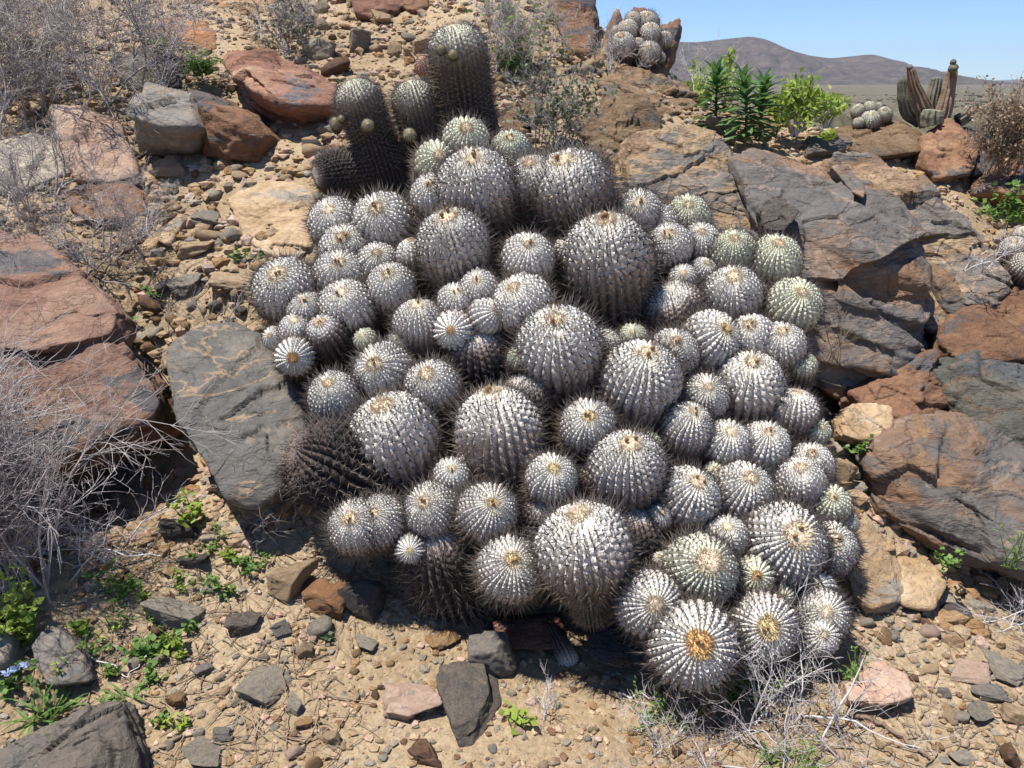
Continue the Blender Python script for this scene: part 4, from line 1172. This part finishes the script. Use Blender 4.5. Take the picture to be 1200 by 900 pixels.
G = 'grey dead bushes'
dry_shrub('huge dense thicket of grey dead twigs above the tan slab', 40, 130, 200, 150, 201, nstem=26, n1=11, n2=10, n3=3, r=.007, base_spread=.30, spread=1.0, rmin=.0016)
dry_shrub('thin grey dead brush behind the red slab boulder', 66, 300, 150, 80, 202, nstem=9, n1=8, n2=7, n3=2, r=.0045, base_spread=.22, spread=1.0, rmin=.0011)
dry_shrub('bushy grey dead twigs beside the leaning tan slabs', 130, 315, 90, 70, 203, nstem=10, n1=8, n2=8, n3=2, r=.004, spread=1.1, base_spread=.25, rmin=.001)
dry_shrub('tall pale grey dead bush in front of the red slab boulder', 12, 690, 90, 270, 204, mat='twig', nstem=34, n1=10, n2=8, n3=2, r=.0042, spread=.3, base_spread=.26, rmin=.0010, lean=(-.04, .05, 0), curl=.11, lfrac=(.5, .95))
dry_shrub('tangle of bare grey twigs reaching right over the dark hollow', 80, 660, 180, 60, 205, mat='whitetwig', nstem=8, n1=4, n2=3, r=.0032, spread=.7, base_spread=.14, lean=(.9, .1, .1), curl=.2, rmin=.0008)
dry_shrub('grey dead shrub with green tips at the top of the slope', 345, 60, 70, 50, 206, nstem=12, n1=8, n2=8, n3=2, r=.005, spread=1.0, leaf='leaf_grey', nleaf=500, leafsize=.03, rmin=.0015)
dry_shrub('brown twiggy shrub below the top of the slope, beside tall column', 595, 78, 80, 70, 207, mat='twig', nstem=14, n1=8, n2=8, n3=2, r=.005, spread=.8, leaf='leaf_mid', nleaf=260, leafsize=.035, rmin=.0015)
dry_shrub('wispy grey green shrub in front of the crumbling brown outcrop', 658, 186, 70, 80, 208, mat='twig', nstem=12, n1=7, n2=7, r=.0042, spread=.7, leaf='leaf_grey', nleaf=900, leafsize=.028, rmin=.0012)
dry_shrub('grey twigs under the small cactus clump on the ridge', 716, 84, 50, 34, 209, nstem=9, n1=8, n2=7, r=.004, spread=1.1, rmin=.0014)
dry_shrub('low brush of grey stalks on the crest above the spiky plant', 815, 108, 50, 50, 210, mat='whitetwig', nstem=8, n1=4, n2=3, r=.004, spread=.4, Y=5.9, rmin=.0012)
dry_shrub('big brown dry bush with seed heads at the right edge of the ridge', 1178, 205, 74, 84, 211, mat='browntwig', nstem=16, n1=8, n2=7, n3=2, r=.005, spread=.7, leaf='seed', nleaf=2600, leafsize=.022, Y=4.9, rmin=.0018, lfrac=(.6, .95), base_spread=.16)
dry_shrub('white dry twig bush spreading before the lowest cactus heads', 905, 850, 130, 110, 212, mat='whitetwig', nstem=14, n1=5, n2=4, n3=1, r=.0032, spread=.9, base_spread=.2, lean=(.35, -.1, 0), curl=.17, rmin=.0008)
dry_shrub('low mat of dead grey twigs in the foreground with bare sticks', 895, 905, 190, 50, 213, mat='twig', nstem=14, n1=6, n2=5, n3=1, r=.0026, spread=1.5, base_spread=.3, rmin=.0007)
dry_shrub('dry twigs in front of the cactus roots near blue flowered weed', 770, 880, 60, 60, 214, mat='whitetwig', nstem=7, n1=5, n2=5, r=.002, spread=.8, base_spread=.2, rmin=.0007)
dry_shrub('thin dead twigs against the grey veined slab', 238, 440, 60, 110, 215, mat='twig', nstem=6, n1=6, n2=4, r=.0025, spread=1.2, base_spread=.3, rmin=.0008)
dry_shrub('dead grass twigs at the foot of the dark lying stem', 318, 615, 60, 60, 216, mat='twig', nstem=10, n1=6, n2=5, r=.0018, spread=.9, rmin=.0006)
dry_shrub('pale dry tuft at the outcrop\'s right end near a small cactus', 1146, 318, 44, 34, 217, mat='whitetwig', nstem=7, n1=5, n2=4, r=.003, spread=1.1, Y=3.3, rmin=.001)
dry_shrub('dry brown sprig against the cactus heads under the outcrop', 972, 425, 40, 70, 218, mat='browntwig', nstem=6, n1=5, n2=3, r=.002, spread=.9, Y=2.62, rmin=.0007)
dry_shrub('dry grass along the right edge beside the tan boulder', 1170, 735, 80, 26, 219, mat='whitetwig', nstem=9, n1=5, n2=4, r=.002, spread=2.2, rmin=.0007)
dry_shrub('small dead sprig on the soil right of the long dark stone', 640, 850, 36, 46, 220, mat='whitetwig', nstem=4, n1=5, n2=4, r=.0018, spread=.9, rmin=.0006)
dry_shrub('bare pale sticks standing before the dark split blocks', 268, 195, 30, 46, 221, mat='whitetwig', nstem=5, n1=2, n2=1, r=.0025, spread=.7, base_spread=.1, rmin=.001)
dry_shrub('dead brush left of the leaning row of slabs', 30, 250, 90, 80, 222, nstem=10, n1=8, n2=7, n3=2, r=.0045, spread=1.0, rmin=.0012)
dry_shrub('dry twigs scattered under the bright weeds', 150, 640, 130, 40, 223, mat='whitetwig', nstem=7, n1=4, n2=3, r=.0022, spread=1.8, base_spread=.25, rmin=.0007)

def weed(label, px, py, w, h, seed, leaf='leaf_mid', n=120, size=None, style='broad', group=None, Y=None, name='weed', flower=False):
    rng = np.random.default_rng(seed)
    g = ground(px, py) if Y is None else at(px, py, Y)
    s = depth(g) / FPX; W, Hh = w * s, h * s
    root = thing(name, g, label, 'weed', group)
    ns = max(4, int(n / 14))
    st = np.c_[rng.normal(0, W * .17, ns), rng.normal(0, W * .13, ns), np.zeros(ns)]
    st[:, 2] = (height(st[:, 0] + g[0], st[:, 1] + g[1]) - g[2]) if Y is None else 0
    ang = rng.uniform(0, 6.28, ns)
    d = np.c_[np.cos(ang) * W * .35, np.sin(ang) * W * .28, np.full(ns, Hh * .9) * rng.uniform(.4, 1, ns)]
    P, R = grow(rng, st, d, np.linalg.norm(d, axis=1), np.full(ns, .0022 if style != 'strap' else .0012), 6, .14)
    V, F = tubes(P, R, 4)
    tag(link('stems', mk_mesh('stems', V, F, M['leaf_mid']), (0, 0, 0), root), kind='stuff')
    size = size or .22 * min(W, Hh)
    if style == 'strap':
        m = n
        i = rng.integers(0, ns, m); pos = P[i, 0]
        a = rng.uniform(0, 6.28, m); L = Hh * rng.uniform(.6, 1.3, m)
        dd = np.c_[np.cos(a), np.sin(a), rng.uniform(.5, 1.6, m)]
        Q, RR = grow(rng, pos, dd, L, np.full(m, .001), 7, .08, droop=.16)
        T = unit(np.gradient(Q, axis=1)); sd2 = unit(np.cross(T, [0, 0, 1.0]))
        wv = size * np.sin(np.linspace(.25, math.pi, 7))[None, :, None]
        V = np.stack([Q - sd2 * wv, Q, Q + sd2 * wv], 2); V[:, :, 1, 2] -= size * .4
        k = V.shape[1]; I = np.arange(m * k * 3).reshape(m, k, 3)
        F = np.concatenate([np.stack([I[:, :-1, c], I[:, :-1, c + 1], I[:, 1:, c + 1], I[:, 1:, c]], -1).reshape(-1, 4) for c in (0, 1)])
        V = V.reshape(-1, 3)
    else:
        i = rng.integers(0, ns, n); j = rng.integers(1 if style == 'broad' else 0, 6, n)
        pos = P[i, j] + rng.normal(0, size * .25, (n, 3))
        a = rng.uniform(0, 6.28, n)
        dd = np.c_[np.cos(a), np.sin(a), rng.uniform(-.1, .9, n)]
        asp = .42 if style == 'broad' else .16
        V, F = leaves_mesh(pos, dd, size * rng.uniform(.6, 1.25, n), size * asp * rng.uniform(.7, 1.15, n), rng)
    tag(link('leaves', mk_mesh('leaves', V, F, M[leaf]), (0, 0, 0), root), kind='stuff')
    if flower:
        for k in range(3):
            c = at(px - 14 + 11 * k, py - h * (.35 + .1 * k), (Y or g[1]) - .02) - g
            a = np.arange(5) / 5 * 6.283
            dd = np.c_[np.cos(a), np.sin(a) * .6 - .5, np.full(5, .5) + .2 * np.sin(a)]
            V, F = leaves_mesh(np.repeat(c[None], 5, 0), dd, np.full(5, .017), np.full(5, .008), rng)
            link('flower', mk_mesh('flower', V, F, M['petal']), (0, 0, 0), root)
    return root

weed('bright lime weed with broad leaves at the foot of the tall grey bush', 26, 745, 84, 74, 301, 'leaf_lime', 240, .03)
weed('dark green leafy weed below the tangle of bare twigs', 142, 715, 46, 55, 302, 'leaf_mid', 90, .03, 'feather')
weed('lime green seedling patch beside the black stone', 228, 612, 60, 44, 303, 'leaf_lime', 70, .03)
weed('strap leaved green weed beside the dark wedge boulder', 62, 845, 100, 56, 304, 'leaf_mid', 34, .0038, 'strap')
weed('pale blue flowered weed at the left edge under the lime weed', 22, 805, 40, 46, 305, 'leaf_mid', 40, .028, flower=True)
weed('spindly green weed standing above the dark wedge boulder', 88, 800, 50, 90, 306, 'leaf_lime', 50, .018, 'feather')
weed('low green seedlings beside the rounded grey brown stone', 185, 760, 70, 26, 307, 'leaf_mid', 80, .022)
weed('yellow green seedling under the rounded grey brown stone', 200, 762, 36, 22, 308, 'leaf_lime', 40, .024)
weed('small strap leaved tuft among twigs on the soil', 150, 820, 34, 26, 309, 'leaf_mid', 14, .004, 'strap')
weed('tiny green sprouts in the foreground soil near flat yellow stone', 208, 858, 40, 18, 310, 'leaf_lime', 34, .02)
weed('single bright green seedling on open soil right of the dark stones', 603, 850, 34, 22, 311, 'leaf_lime', 26, .03)
weed('feathery green weed before the cactus roots and twigs', 765, 845, 70, 50, 312, 'leaf_mid', 220, .016, 'feather')
weed('feathery green weed growing through the white twig bush', 868, 812, 90, 76, 313, 'leaf_mid', 900, .017, 'feather')
weed('upright green sprig beside the lowest heads on open soil', 1000, 808, 44, 66, 314, 'leaf_mid', 160, .018, 'feather')
weed('green sprouts among twigs in the bottom foreground', 925, 895, 70, 36, 315, 'leaf_mid', 220, .016, 'feather')
weed('soft green weed on top of the dark shaded boulders', 236, 86, 52, 34, 316, 'leaf_mid', 380, .045, 'feather', Y=4.72)
weed('lime green weed between the brush and the orange grey boulder', 196, 60, 26, 20, 317, 'leaf_lime', 70, .05, Y=4.95)
weed('green shrublet at the foot of the brown twiggy shrub', 604, 82, 44, 34, 318, 'leaf_mid', 320, .045, 'feather')
weed('small green tuft in the dead brush right of red slab', 180, 355, 22, 22, 319, 'leaf_mid', 50, .025)
weed('green tuft beside the thin dead twigs', 148, 395, 22, 30, 320, 'leaf_mid', 50, .025)
weed('tiny green sprouts above the long pale slab', 290, 306, 34, 16, 321, 'leaf_mid', 60, .022)
weed('fresh green bush at the right edge behind the outcrop shoulder', 1186, 262, 46, 52, 322, 'leaf_mid', 240, .04, Y=4.3)
weed('green sprig on the right edge against the big grey boulder', 1178, 665, 26, 70, 323, 'leaf_mid', 110, .018, 'feather', Y=2.08)
weed('small green weed between the grey and tan boulders', 1108, 664, 30, 22, 324, 'leaf_mid', 60, .02, Y=2.13)
weed('lime sprout on the crest beside the lime bush', 972, 166, 22, 18, 325, 'leaf_lime', 60, .035, Y=4.95)
weed('sprouts in shade under the clump\'s front', 655, 775, 28, 16, 326, 'leaf_dark', 24, .022)
weed('small green seedlings under the yellow wedge stone', 290, 668, 60, 18, 327, 'leaf_mid', 70, .018)
weed('tiny grey green rosette beside the orange block', 388, 752, 20, 14, 328, 'leaf_grey', 30, .018)
weed('pair of green shoots between cactus heads and grey boulder', 1006, 534, 26, 26, 329, 'leaf_mid', 20, .026, Y=2.44)
for k, (a, b) in enumerate([(168, 702), (110, 770), (243, 690), (268, 655), (228, 742), (128, 828), (700, 690), (182, 800), (250, 640), (120, 742), (176, 728), (150, 690), (214, 772), (262, 700), (135, 790), (96, 742), (190, 845), (232, 655), (205, 690), (160, 770), (310, 655)]):
    if a == 700: continue
    weed('small green seedling rosette on the weedy soil', a, b, 24 + (k * 7) % 16, 14 + (k * 5) % 14, 340 + k, 'leaf_mid' if k % 3 else 'leaf_lime', 26 + (k * 11) % 24, .014 + .002 * (k % 4), group='seedlings on the weedy soil')

# spiky leafy plant on the crest
def leaf_blade(ln, wd, seed):
    k = 7; t = np.linspace(0, 1, k)
    w = wd * np.sin(np.clip(t * .86 + .12, 0, 1) * math.pi) ** .8; w[-1] = 0.0004
    x = ln * t; z = ln * (.10 * t - .22 * t * t)
    V = np.stack([np.c_[x, -w, z + w * .35], np.c_[x, 0 * w, z], np.c_[x, w, z + w * .35]], 1).reshape(-1, 3)
    I = np.arange(k * 3).reshape(k, 3)
    F = np.concatenate([np.stack([I[:-1, c], I[1:, c], I[1:, c + 1], I[:-1, c + 1]], -1) for c in (0, 1)])
    return mk_mesh('leaf', V, F, M['leaf_dark'])
BL = [leaf_blade(.20, .024, 1), leaf_blade(.17, .022, 2), leaf_blade(.13, .018, 3)]
def spiky_plant(label, stems):
    g = at(stems[0][0], stems[0][1], stems[0][3])
    rng = np.random.default_rng(77)
    root = thing('leafy_plant', g, label, 'plant')
    for (px, py, hpx, Y, lean) in stems:
        b = at(px, py, Y) - g
        H_ = hpx * depth(at(px, py, Y)) / FPX
        P, R = grow(rng, b[None], np.array([[lean, 0, 1.0]]), np.array([H_]), [.011], 9, .05)
        V, F = tubes(P, R, 6)
        stm = link('stem', mk_mesh('stem', V, F, M['leaf_grey']), (0, 0, 0), root)
        n = 74
        for i in range(n):
            t = .10 + .9 * i / n
            q = t * 8; i0 = min(int(q), 7); p = P[0, i0] * (1 - q + i0) + P[0, i0 + 1] * (q - i0)
            az = i * 2.39996 + rng.normal(0, .2)
            el = -.05 + 1.15 * t ** 2.6 + rng.normal(0, .12)
            m = BL[0 if t < .6 else 1 if t < .88 else 2]
            lf = link('leaf', m, p, stm, (rng.normal(0, .15), -el, az), rng.uniform(.75, 1.05) * .82)
    return root
spiky_plant('dark green plant with whorls of long narrow leaves on the crest', [(872, 172, 78, 4.7, .04), (838, 160, 74, 5.0, -.04), (890, 166, 66, 4.85, .12)])

def leafy_bush(label, px, py, w, h, seed, Y, nstem=9, nleaf=900, size=.045):
    rng = np.random.default_rng(seed)
    g = at(px, py, Y); s = depth(g) / FPX; W, Hh = w * s, h * s
    root = thing('leafy_bush', g, label, 'bush')
    st = rng.normal(0, W * .06, (nstem, 3)); st[:, 2] = 0
    a = rng.uniform(0, 6.28, nstem)
    d = np.c_[np.cos(a) * W * .42, np.sin(a) * W * .3, np.full(nstem, Hh * .8)]
    P0, R0 = grow(rng, st, d, np.linalg.norm(d, axis=1) * rng.uniform(.75, 1.05, nstem), np.full(nstem, .010), 8, .14)
    for i in range(nstem):
        V, F = tubes(P0[i:i + 1], R0[i:i + 1], 5); link('stem', mk_mesh('stem', V, F, M['whitetwig']), (0, 0, 0), root)
    P1, R1 = branch(rng, P0, R0, 7, .42, .6, 6, .2, tmin=.35)
    V, F = tubes(P1, R1, 4); tag(link('twigs', mk_mesh('twigs', V, F, M['whitetwig']), (0, 0, 0), root), kind='stuff')
    i = rng.integers(0, len(P1), nleaf); j = rng.integers(3, 6, nleaf)
    pos = P1[i, j] + rng.normal(0, size * .5, (nleaf, 3))
    V, F = leaves_mesh(pos, rng.normal(size=(nleaf, 3)) + np.array([0, 0, .8]), size * rng.uniform(.6, 1.2, nleaf), size * .3 * rng.uniform(.7, 1.2, nleaf), rng)
    tag(link('leaves', mk_mesh('leaves', V, F, M['leaf_lime']), (0, 0, 0), root), kind='stuff')
leafy_bush('lime green leafy bush with grey stems on the crest beside the spiky plant', 930, 160, 60, 62, 401, 5.1, nleaf=800)
leafy_bush('lime green bush half hidden behind the spiky plant', 830, 128, 80, 46, 402, 6.0, nleaf=700, size=.05)
leafy_bush('small lime bush beside the lime green leafy bush on the crest', 968, 150, 34, 38, 403, 5.2, nstem=6, nleaf=300)

# ------------------------------------------------------------------ smaller cacti
def small_clump(label, heads, Y, col=None):
    c = at(heads[0][0], heads[0][1], Y)
    g = np.array([c[0], c[1], c[2] - .15])
    root = thing('small_cactus_clump', g, label, 'cactus')
    for (cx, cy, w, ax, ay, dy) in heads:
        add_stem(root, g, cx, cy, w, ax, ay, Y + dy, kind='M' if w > 24 else 'S', col=col or (.9, .87, .82), wool=CREAM, bark=1.05)
    return root
small_clump('small clump of grey spiny cactus heads among crags on the ridge', [(729, 54, 28, 727, 43, -.12), (735, 36, 22, 733, 29, 0), (757, 28, 28, 757, 18, .15), (762, 40, 24, 761, 31, 0), (748, 52, 14, 748, 47, -.1), (761, 62, 26, 761, 56, -.15),
             (778, 47, 18, 779, 42, .05), (724, 40, 18, 721, 35, .05), (774, 68, 12, 775, 65, -.1), (742, 24, 18, 741, 18, .12)], 5.95)
small_clump('two round pale cacti with smaller ones on the grey brown ledge', [(1020, 141, 20, 1019, 134, 0), (1036, 135, 17, 1036, 129, .08), (1019, 127, 15, 1019, 122, .15), (1005, 130, 14, 1004, 126, .12), (1006, 144, 12, 1005, 140, -.02), (1028, 127, 12, 1028, 123, .2)], 5.55, col=(.86, .87, .76))
small_clump('pair of white ribbed cacti at the right edge behind the outcrop', [(1188, 293, 30, 1186, 282, 0), (1200, 279, 26, 1199, 270, .12), (1200, 312, 30, 1204, 304, -.1), (1215, 296, 26, 1216, 286, .05)], 3.55)
small_clump('lone dark cactus offset dangling in the clump\'s shadow', [(664, 770, 24, 672, 782, 0)], 1.88)
small_clump('reddish spined small cactus behind the tallest column', [(500, 78, 24, 496, 72, 0)], 4.3, col=(.8, .5, .42))

# columnar cactus on the ridge
def colcactus_mesh(pts, rad, ribs=10):
    pts = np.array(pts); k = 26
    t = np.linspace(0, 1, k); tt = np.linspace(0, 1, len(pts))
    C = np.stack([np.interp(t, tt, pts[:, i]) for i in range(3)], 1)
    for _ in range(3): C[1:-1] = (C[:-2] + 2 * C[1:-1] + C[2:]) / 4
    rr = np.interp(t, np.linspace(0, 1, len(rad)), rad); rr[-1] *= .25; rr[-2] *= .75
    T = unit(np.gradient(C, axis=0)); A = unit(np.cross(T, [0, 1, 0.1])); B = np.cross(T, A)
    m = ribs * 6; th = np.arange(m) / m * 6.2832
    rf = 1 + .17 * np.cos(th * ribs)
    V = C[:, None] + (rr[:, None] * rf[None])[:, :, None] * (np.cos(th)[None, :, None] * A[:, None] + np.sin(th)[None, :, None] * B[:, None])
    V = V.reshape(-1, 3); V += (fbm(V * 14, 4, 3) * .006)[:, None]
    I = np.arange(k * m).reshape(k, m); J = np.roll(I, -1, 1)
    return V, np.stack([I[:-1], J[:-1], J[1:], I[1:]], -1).reshape(-1, 4)
M['colgreen'] = rock_mat('green_column_skin', [(0.09, 0.095, 0.065), (0.135, 0.138, 0.095), (0.20, 0.18, 0.13), (0.25, 0.21, 0.165)], 7, None, bump=.4)
M['colbrown'] = rock_mat('corky_column_skin', [(0.15, 0.09, 0.055), (0.25, 0.165, 0.095), (0.30, 0.215, 0.15), (0.34, 0.27, 0.21)], 7, None, bump=.5)
ce = at(1082, 142, 5.5)
cc = thing('columnar_cactus', ce, 'old columnar cactus with brown corky arms and knobbed tips on the ridge', 'cactus')
for (pl, rad, mt, Yo) in [([(1088, 146), (1081, 122), (1071, 100), (1066, 78)], [.05, .045, .030, .022], 'colbrown', 0), ([(1080, 142), (1064, 132), (1059, 112), (1058, 90)], [.04, .042, .036, .028], 'colgreen', .1),
                          ([(1103, 140), (1108, 122), (1112, 104), (1117, 78)], [.046, .044, .034, .027], 'colbrown', .05), ([(1094, 142), (1091, 122), (1096, 100), (1098, 90)], [.042, .04, .036, .03], 'colgreen', .12),
                          ([(1092, 146), (1092, 136), (1094, 128)], [.06, .06, .05], 'colgreen', -.1), ([(1122, 142), (1132, 136), (1140, 124)], [.04, .04, .03], 'colgreen', .08)]:
    P = np.array([at(a, b, 5.5 + Yo) - ce for a, b in pl])
    V, F = colcactus_mesh(P, rad)
    stm = link('arm', mk_mesh('arm', V, F, M[mt]), (0, 0, 0), cc)
for (a, b, w) in [(1066, 79, 7), (1117, 80, 11), (1117, 73, 7)]:
    U, F = ico(3); p = at(a, b, 5.5); r = w / 2 / FPX * depth(p)
    V = U * r * (1 + .22 * fbm(U * 3, int(a), 3))[:, None] + (p - ce)
    link('fruit', mk_mesh('fruit', V, F, M['colgreen']), (0, 0, 0), cc)

# ------------------------------------------------------------------ loose stones, gravel, litter
def occ_tree():
    Vs = []; Fs = []; o = 0; ids = []
    for V, F, i in OCC:
        Vs.append(V); Fs.append(F + o); o += len(V); ids.append(np.full(len(F), i))
    V = np.concatenate(Vs); F = np.concatenate(Fs)
    return BVHTree.FromPolygons([tuple(v) for v in V.tolist()], F.tolist()), np.concatenate(ids)
bvh, occ_id = occ_tree()
CAMP = Vector((0, 0, CAMH))
def hit(px, py):
    d = Vector(ray(px, py)).normalized()
    loc, nor, idx, dist = bvh.ray_cast(CAMP, d, 30)
    if loc is None: return None
    return loc, nor, int(occ_id[idx])

srng = np.random.default_rng(99)
REG = [('on the rubble slope behind the clump', 300, (370, 780), (0, 230), 100), ('on the stony bank left of the clump', 330, (140, 400), (180, 470), 62), ('on bare soil in front of the clump', 260, (150, 860), (690, 900), 78),
       ('on the gravelly soil right of the white twigs', 200, (980, 1200), (640, 900), 58)]
SM = {'tan': 'cream', 'ochre': 'yellow brown', 'pale': 'grey brown', 'grey': 'dark grey', 'brown': 'rust brown', 'pink': 'pinkish'}
WT = {0: [.5, .2, .16, .01, .08, .05], 1: [.46, .18, .22, .03, .07, .04], 2: [.36, .18, .24, .08, .09, .05], 3: [.38, .2, .18, .08, .08, .08]}
keys = list(SM)
for ri, (where, _, xr, yr, want) in enumerate(REG):
    got = 0; tries = 0
    while got < want and tries < 3000:
        tries += 1
        px, py = srng.uniform(*xr), srng.uniform(*yr)
        if any((px - a) ** 2 + (py - b) ** 2 < (c * 1.1) ** 2 for a, b, c in HEADS): continue
        h = hit(px, py)
        if h is None or h[2] != 0: continue
        loc = h[0]
        if ri == 0 and loc.y > 7.5: continue
        s = depth(np.array(loc)) / FPX
        w = 11 + srng.exponential(6.5 if ri < 2 else 4.0)
        w = min(w, 40)
        r = w * s / 2
        mt = srng.choice(keys, p=WT[ri])
        o = link('stone', stone_mesh(mt, int(srng.integers(0, 9)), 2, 1.0), (loc.x, loc.y, loc.z + r * .18))
        o.scale = (r, r * srng.uniform(.6, 1.0), r * srng.uniform(.4, .8))
        o.rotation_euler = (srng.normal() * .3, srng.normal() * .3, srng.uniform(0, 6.28))
        tag(o, f'small {SM[mt]} stone lying {where}', 'stone', f'{SM[mt]} stones {where}')
        got += 1

def scatter_gravel(name, n, rmin, rmax, mats, region, seed, lvl=1, ymax=7.5):
    rng = np.random.default_rng(seed)
    x, y = region(rng, n)
    z = height(x, y)
    r = rmin + (rmax - rmin) * rng.random(n) ** 3.2
    per = np.array_split(rng.permutation(n), len(mats))
    U, F = ico(lvl)
    for mt, ids in zip(mats, per):
        m = len(ids)
        J = U[None] * (1 + rng.normal(0, .21, (m, len(U), 1)))
        sc = np.stack([np.ones(m), rng.uniform(.55, 1, m), rng.uniform(.35, .75, m)], 1) * r[ids, None]
        a = rng.uniform(0, 6.28, m); ca, sa = np.cos(a), np.sin(a)
        J = J * sc[:, None]
        X = J[:, :, 0] * ca[:, None] - J[:, :, 1] * sa[:, None]; Y_ = J[:, :, 0] * sa[:, None] + J[:, :, 1] * ca[:, None]
        V = np.stack([X + x[ids, None], Y_ + y[ids, None], J[:, :, 2] + z[ids, None] + r[ids, None] * .12], -1).reshape(-1, 3)
        FF = (F[None] + (np.arange(m) * len(U))[:, None, None]).reshape(-1, 3)
        tag(link(name, mk_mesh(name, V, FF, M[mt], smooth=False)), f'loose {SM.get(mt, mt)} gravel strewn over the slope', 'gravel', 'gravel strewn over the ground', 'stuff')
def reg_near(rng, n):
    d = np.sqrt(rng.uniform(1.15 ** 2, 2.6 ** 2, n)); a = rng.uniform(-.72, .72, n)
    return d * np.sin(a), d * np.cos(a)
def reg_far(rng, n):
    d = rng.uniform(2.3, 7.5, n); a = rng.uniform(-.68, .62, n)
    return d * np.sin(a), d * np.cos(a)
scatter_gravel('gravel', 13000, .0022, .016, ['tan', 'ochre', 'pale', 'tan', 'pink', 'brown', 'tan', 'pale'], reg_near, 5)
scatter_gravel('rubble', 24000, .006, .045, ['tan', 'ochre', 'tan', 'pale', 'pink', 'tan'], reg_far, 6)

# twig litter
def litter():
    rng = np.random.default_rng(41)
    pts = []
    while len(pts) < 900:
        r = rng.random()
        px, py = (rng.uniform(100, 420), rng.uniform(620, 900)) if r < .6 else (rng.uniform(880, 1200), rng.uniform(700, 900)) if r < .8 else (rng.uniform(150, 400), rng.uniform(260, 400))
        pts.append(ground(px, py))
    st = np.array(pts); n = len(st)
    a = rng.uniform(0, 6.28, n)
    P, R = grow(rng, st, np.c_[np.cos(a), np.sin(a), 0 * a], rng.uniform(.03, .16, n), rng.uniform(.0008, .0026, n), 6, .22)
    P[:, :, 2] = height(P[:, :, 0].ravel(), P[:, :, 1].ravel()).reshape(n, 6) + .004 + rng.uniform(0, .006, (n, 1))
    V, F = tubes(P, R, 4)
    tag(link('twig_litter', mk_mesh('twig_litter', V, F, M['browntwig'])), 'dead twigs littered over the soil', 'twigs', kind='stuff')
litter()
def stick(label, pl, r0, mat='whitetwig', lift=.01):
    P = np.array([[*ground(a, b)[:2], 0] for a, b in pl]); P[:, 2] = height(P[:, 0], P[:, 1]) + np.array([lift] * len(pl)) + np.array([q[2] if len(q) > 2 else 0 for q in pl]) if False else height(P[:, 0], P[:, 1]) + lift
    k = 14; t = np.linspace(0, 1, k); tt = np.linspace(0, 1, len(P))
    C = np.stack([np.interp(t, tt, P[:, i]) for i in range(3)], 1)
    for _ in range(2): C[1:-1] = (C[:-2] + 2 * C[1:-1] + C[2:]) / 4
    C[1:] += np.random.default_rng(int(pl[0][0])).normal(0, .006, (k - 1, 3)) * np.array([1, 1, .3])
    c = C[0].copy()
    V, F = tubes((C - c)[None], np.linspace(r0, r0 * .5, k)[None], 6)
    tag(link('stick', mk_mesh('stick', V, F, M[mat]), c), label, 'stick')
stick('thick brown dead root lying beside the dark wedge boulder', [(150, 895), (185, 880), (214, 866)], .008, 'browntwig', .006)
stick('pale bent stick beside the dark wedge boulder', [(146, 835), (152, 860), (164, 900)], .0026)
stick('pinkish dead branch lying on the soil right of the twig mat', [(990, 842), (1030, 850), (1060, 875), (1090, 895)], .007, 'browntwig')
stick('long pale stick on the weedy soil below grey stones', [(100, 770), (150, 800), (178, 765)], .0024)
stick('grey stick standing across the flat pale stone', [(330, 780), (334, 820), (337, 860)], .0024, 'browntwig', .02)
stick('thin pale stick in front of the lowest cactus heads', [(715, 815), (770, 822), (815, 826)], .003)

# ------------------------------------------------------------------ low scrub out on the plain
def scrub():
    rng = np.random.default_rng(8)
    n = 5200
    d = np.exp(rng.uniform(math.log(14), math.log(900), n)); a = rng.uniform(-.1, .75, n)
    x, y = d * np.sin(a), d * np.cos(a)
    z = height(x, y)
    U, F = ico(1)
    r = rng.uniform(.25, .8, n) * (1 + d / 500)
    J = U[None] * (1 + rng.normal(0, .25, (n, len(U), 1))) * np.array([1.2, 1.2, .6]) * r[:, None, None]
    V = (J + np.stack([x, y, z + r * .2], 1)[:, None]).reshape(-1, 3)
    FF = (F[None] + (np.arange(n) * len(U))[:, None, None]).reshape(-1, 3)
    M['scrub'] = leaf_mat('desert_scrub', (0.065, 0.065, 0.035), (0.15, 0.125, 0.075), 0.0)
    tag(link('scrub', mk_mesh('scrub', V, FF, M['scrub'], smooth=False)), 'low desert scrub dotted over the far plain', 'scrub', kind='stuff')
scrub()

# ------------------------------------------------------------------ air
def haze():
    hm = bpy.data.materials.new('haze_air'); hm.use_nodes = True
    nt = hm.node_tree; nt.nodes.clear()
    out = nt.nodes.new('ShaderNodeOutputMaterial'); pv = nt.nodes.new('ShaderNodeVolumePrincipled')
    pv.inputs['Color'].default_value = (0.80, 0.88, 1.0, 1)
    pv.inputs['Density'].default_value = 0.00006
    pv.inputs['Anisotropy'].default_value = 0.2
    nt.links.new(pv.outputs[0], out.inputs['Volume'])
    x, z0, z1 = 11500.0, -30.0, 420.0
    V = np.array([[a, b, c] for a in (-x, x) for b in (-x, x) for c in (z0, z1)])
    F = np.array([[0, 1, 3, 2], [4, 6, 7, 5], [0, 4, 5, 1], [2, 3, 7, 6], [0, 2, 6, 4], [1, 5, 7, 3]])
    tag(link('haze', mk_mesh('haze', V, F, hm, smooth=False)), 'thin pale air over the far plain', 'haze', kind='stuff')
haze()
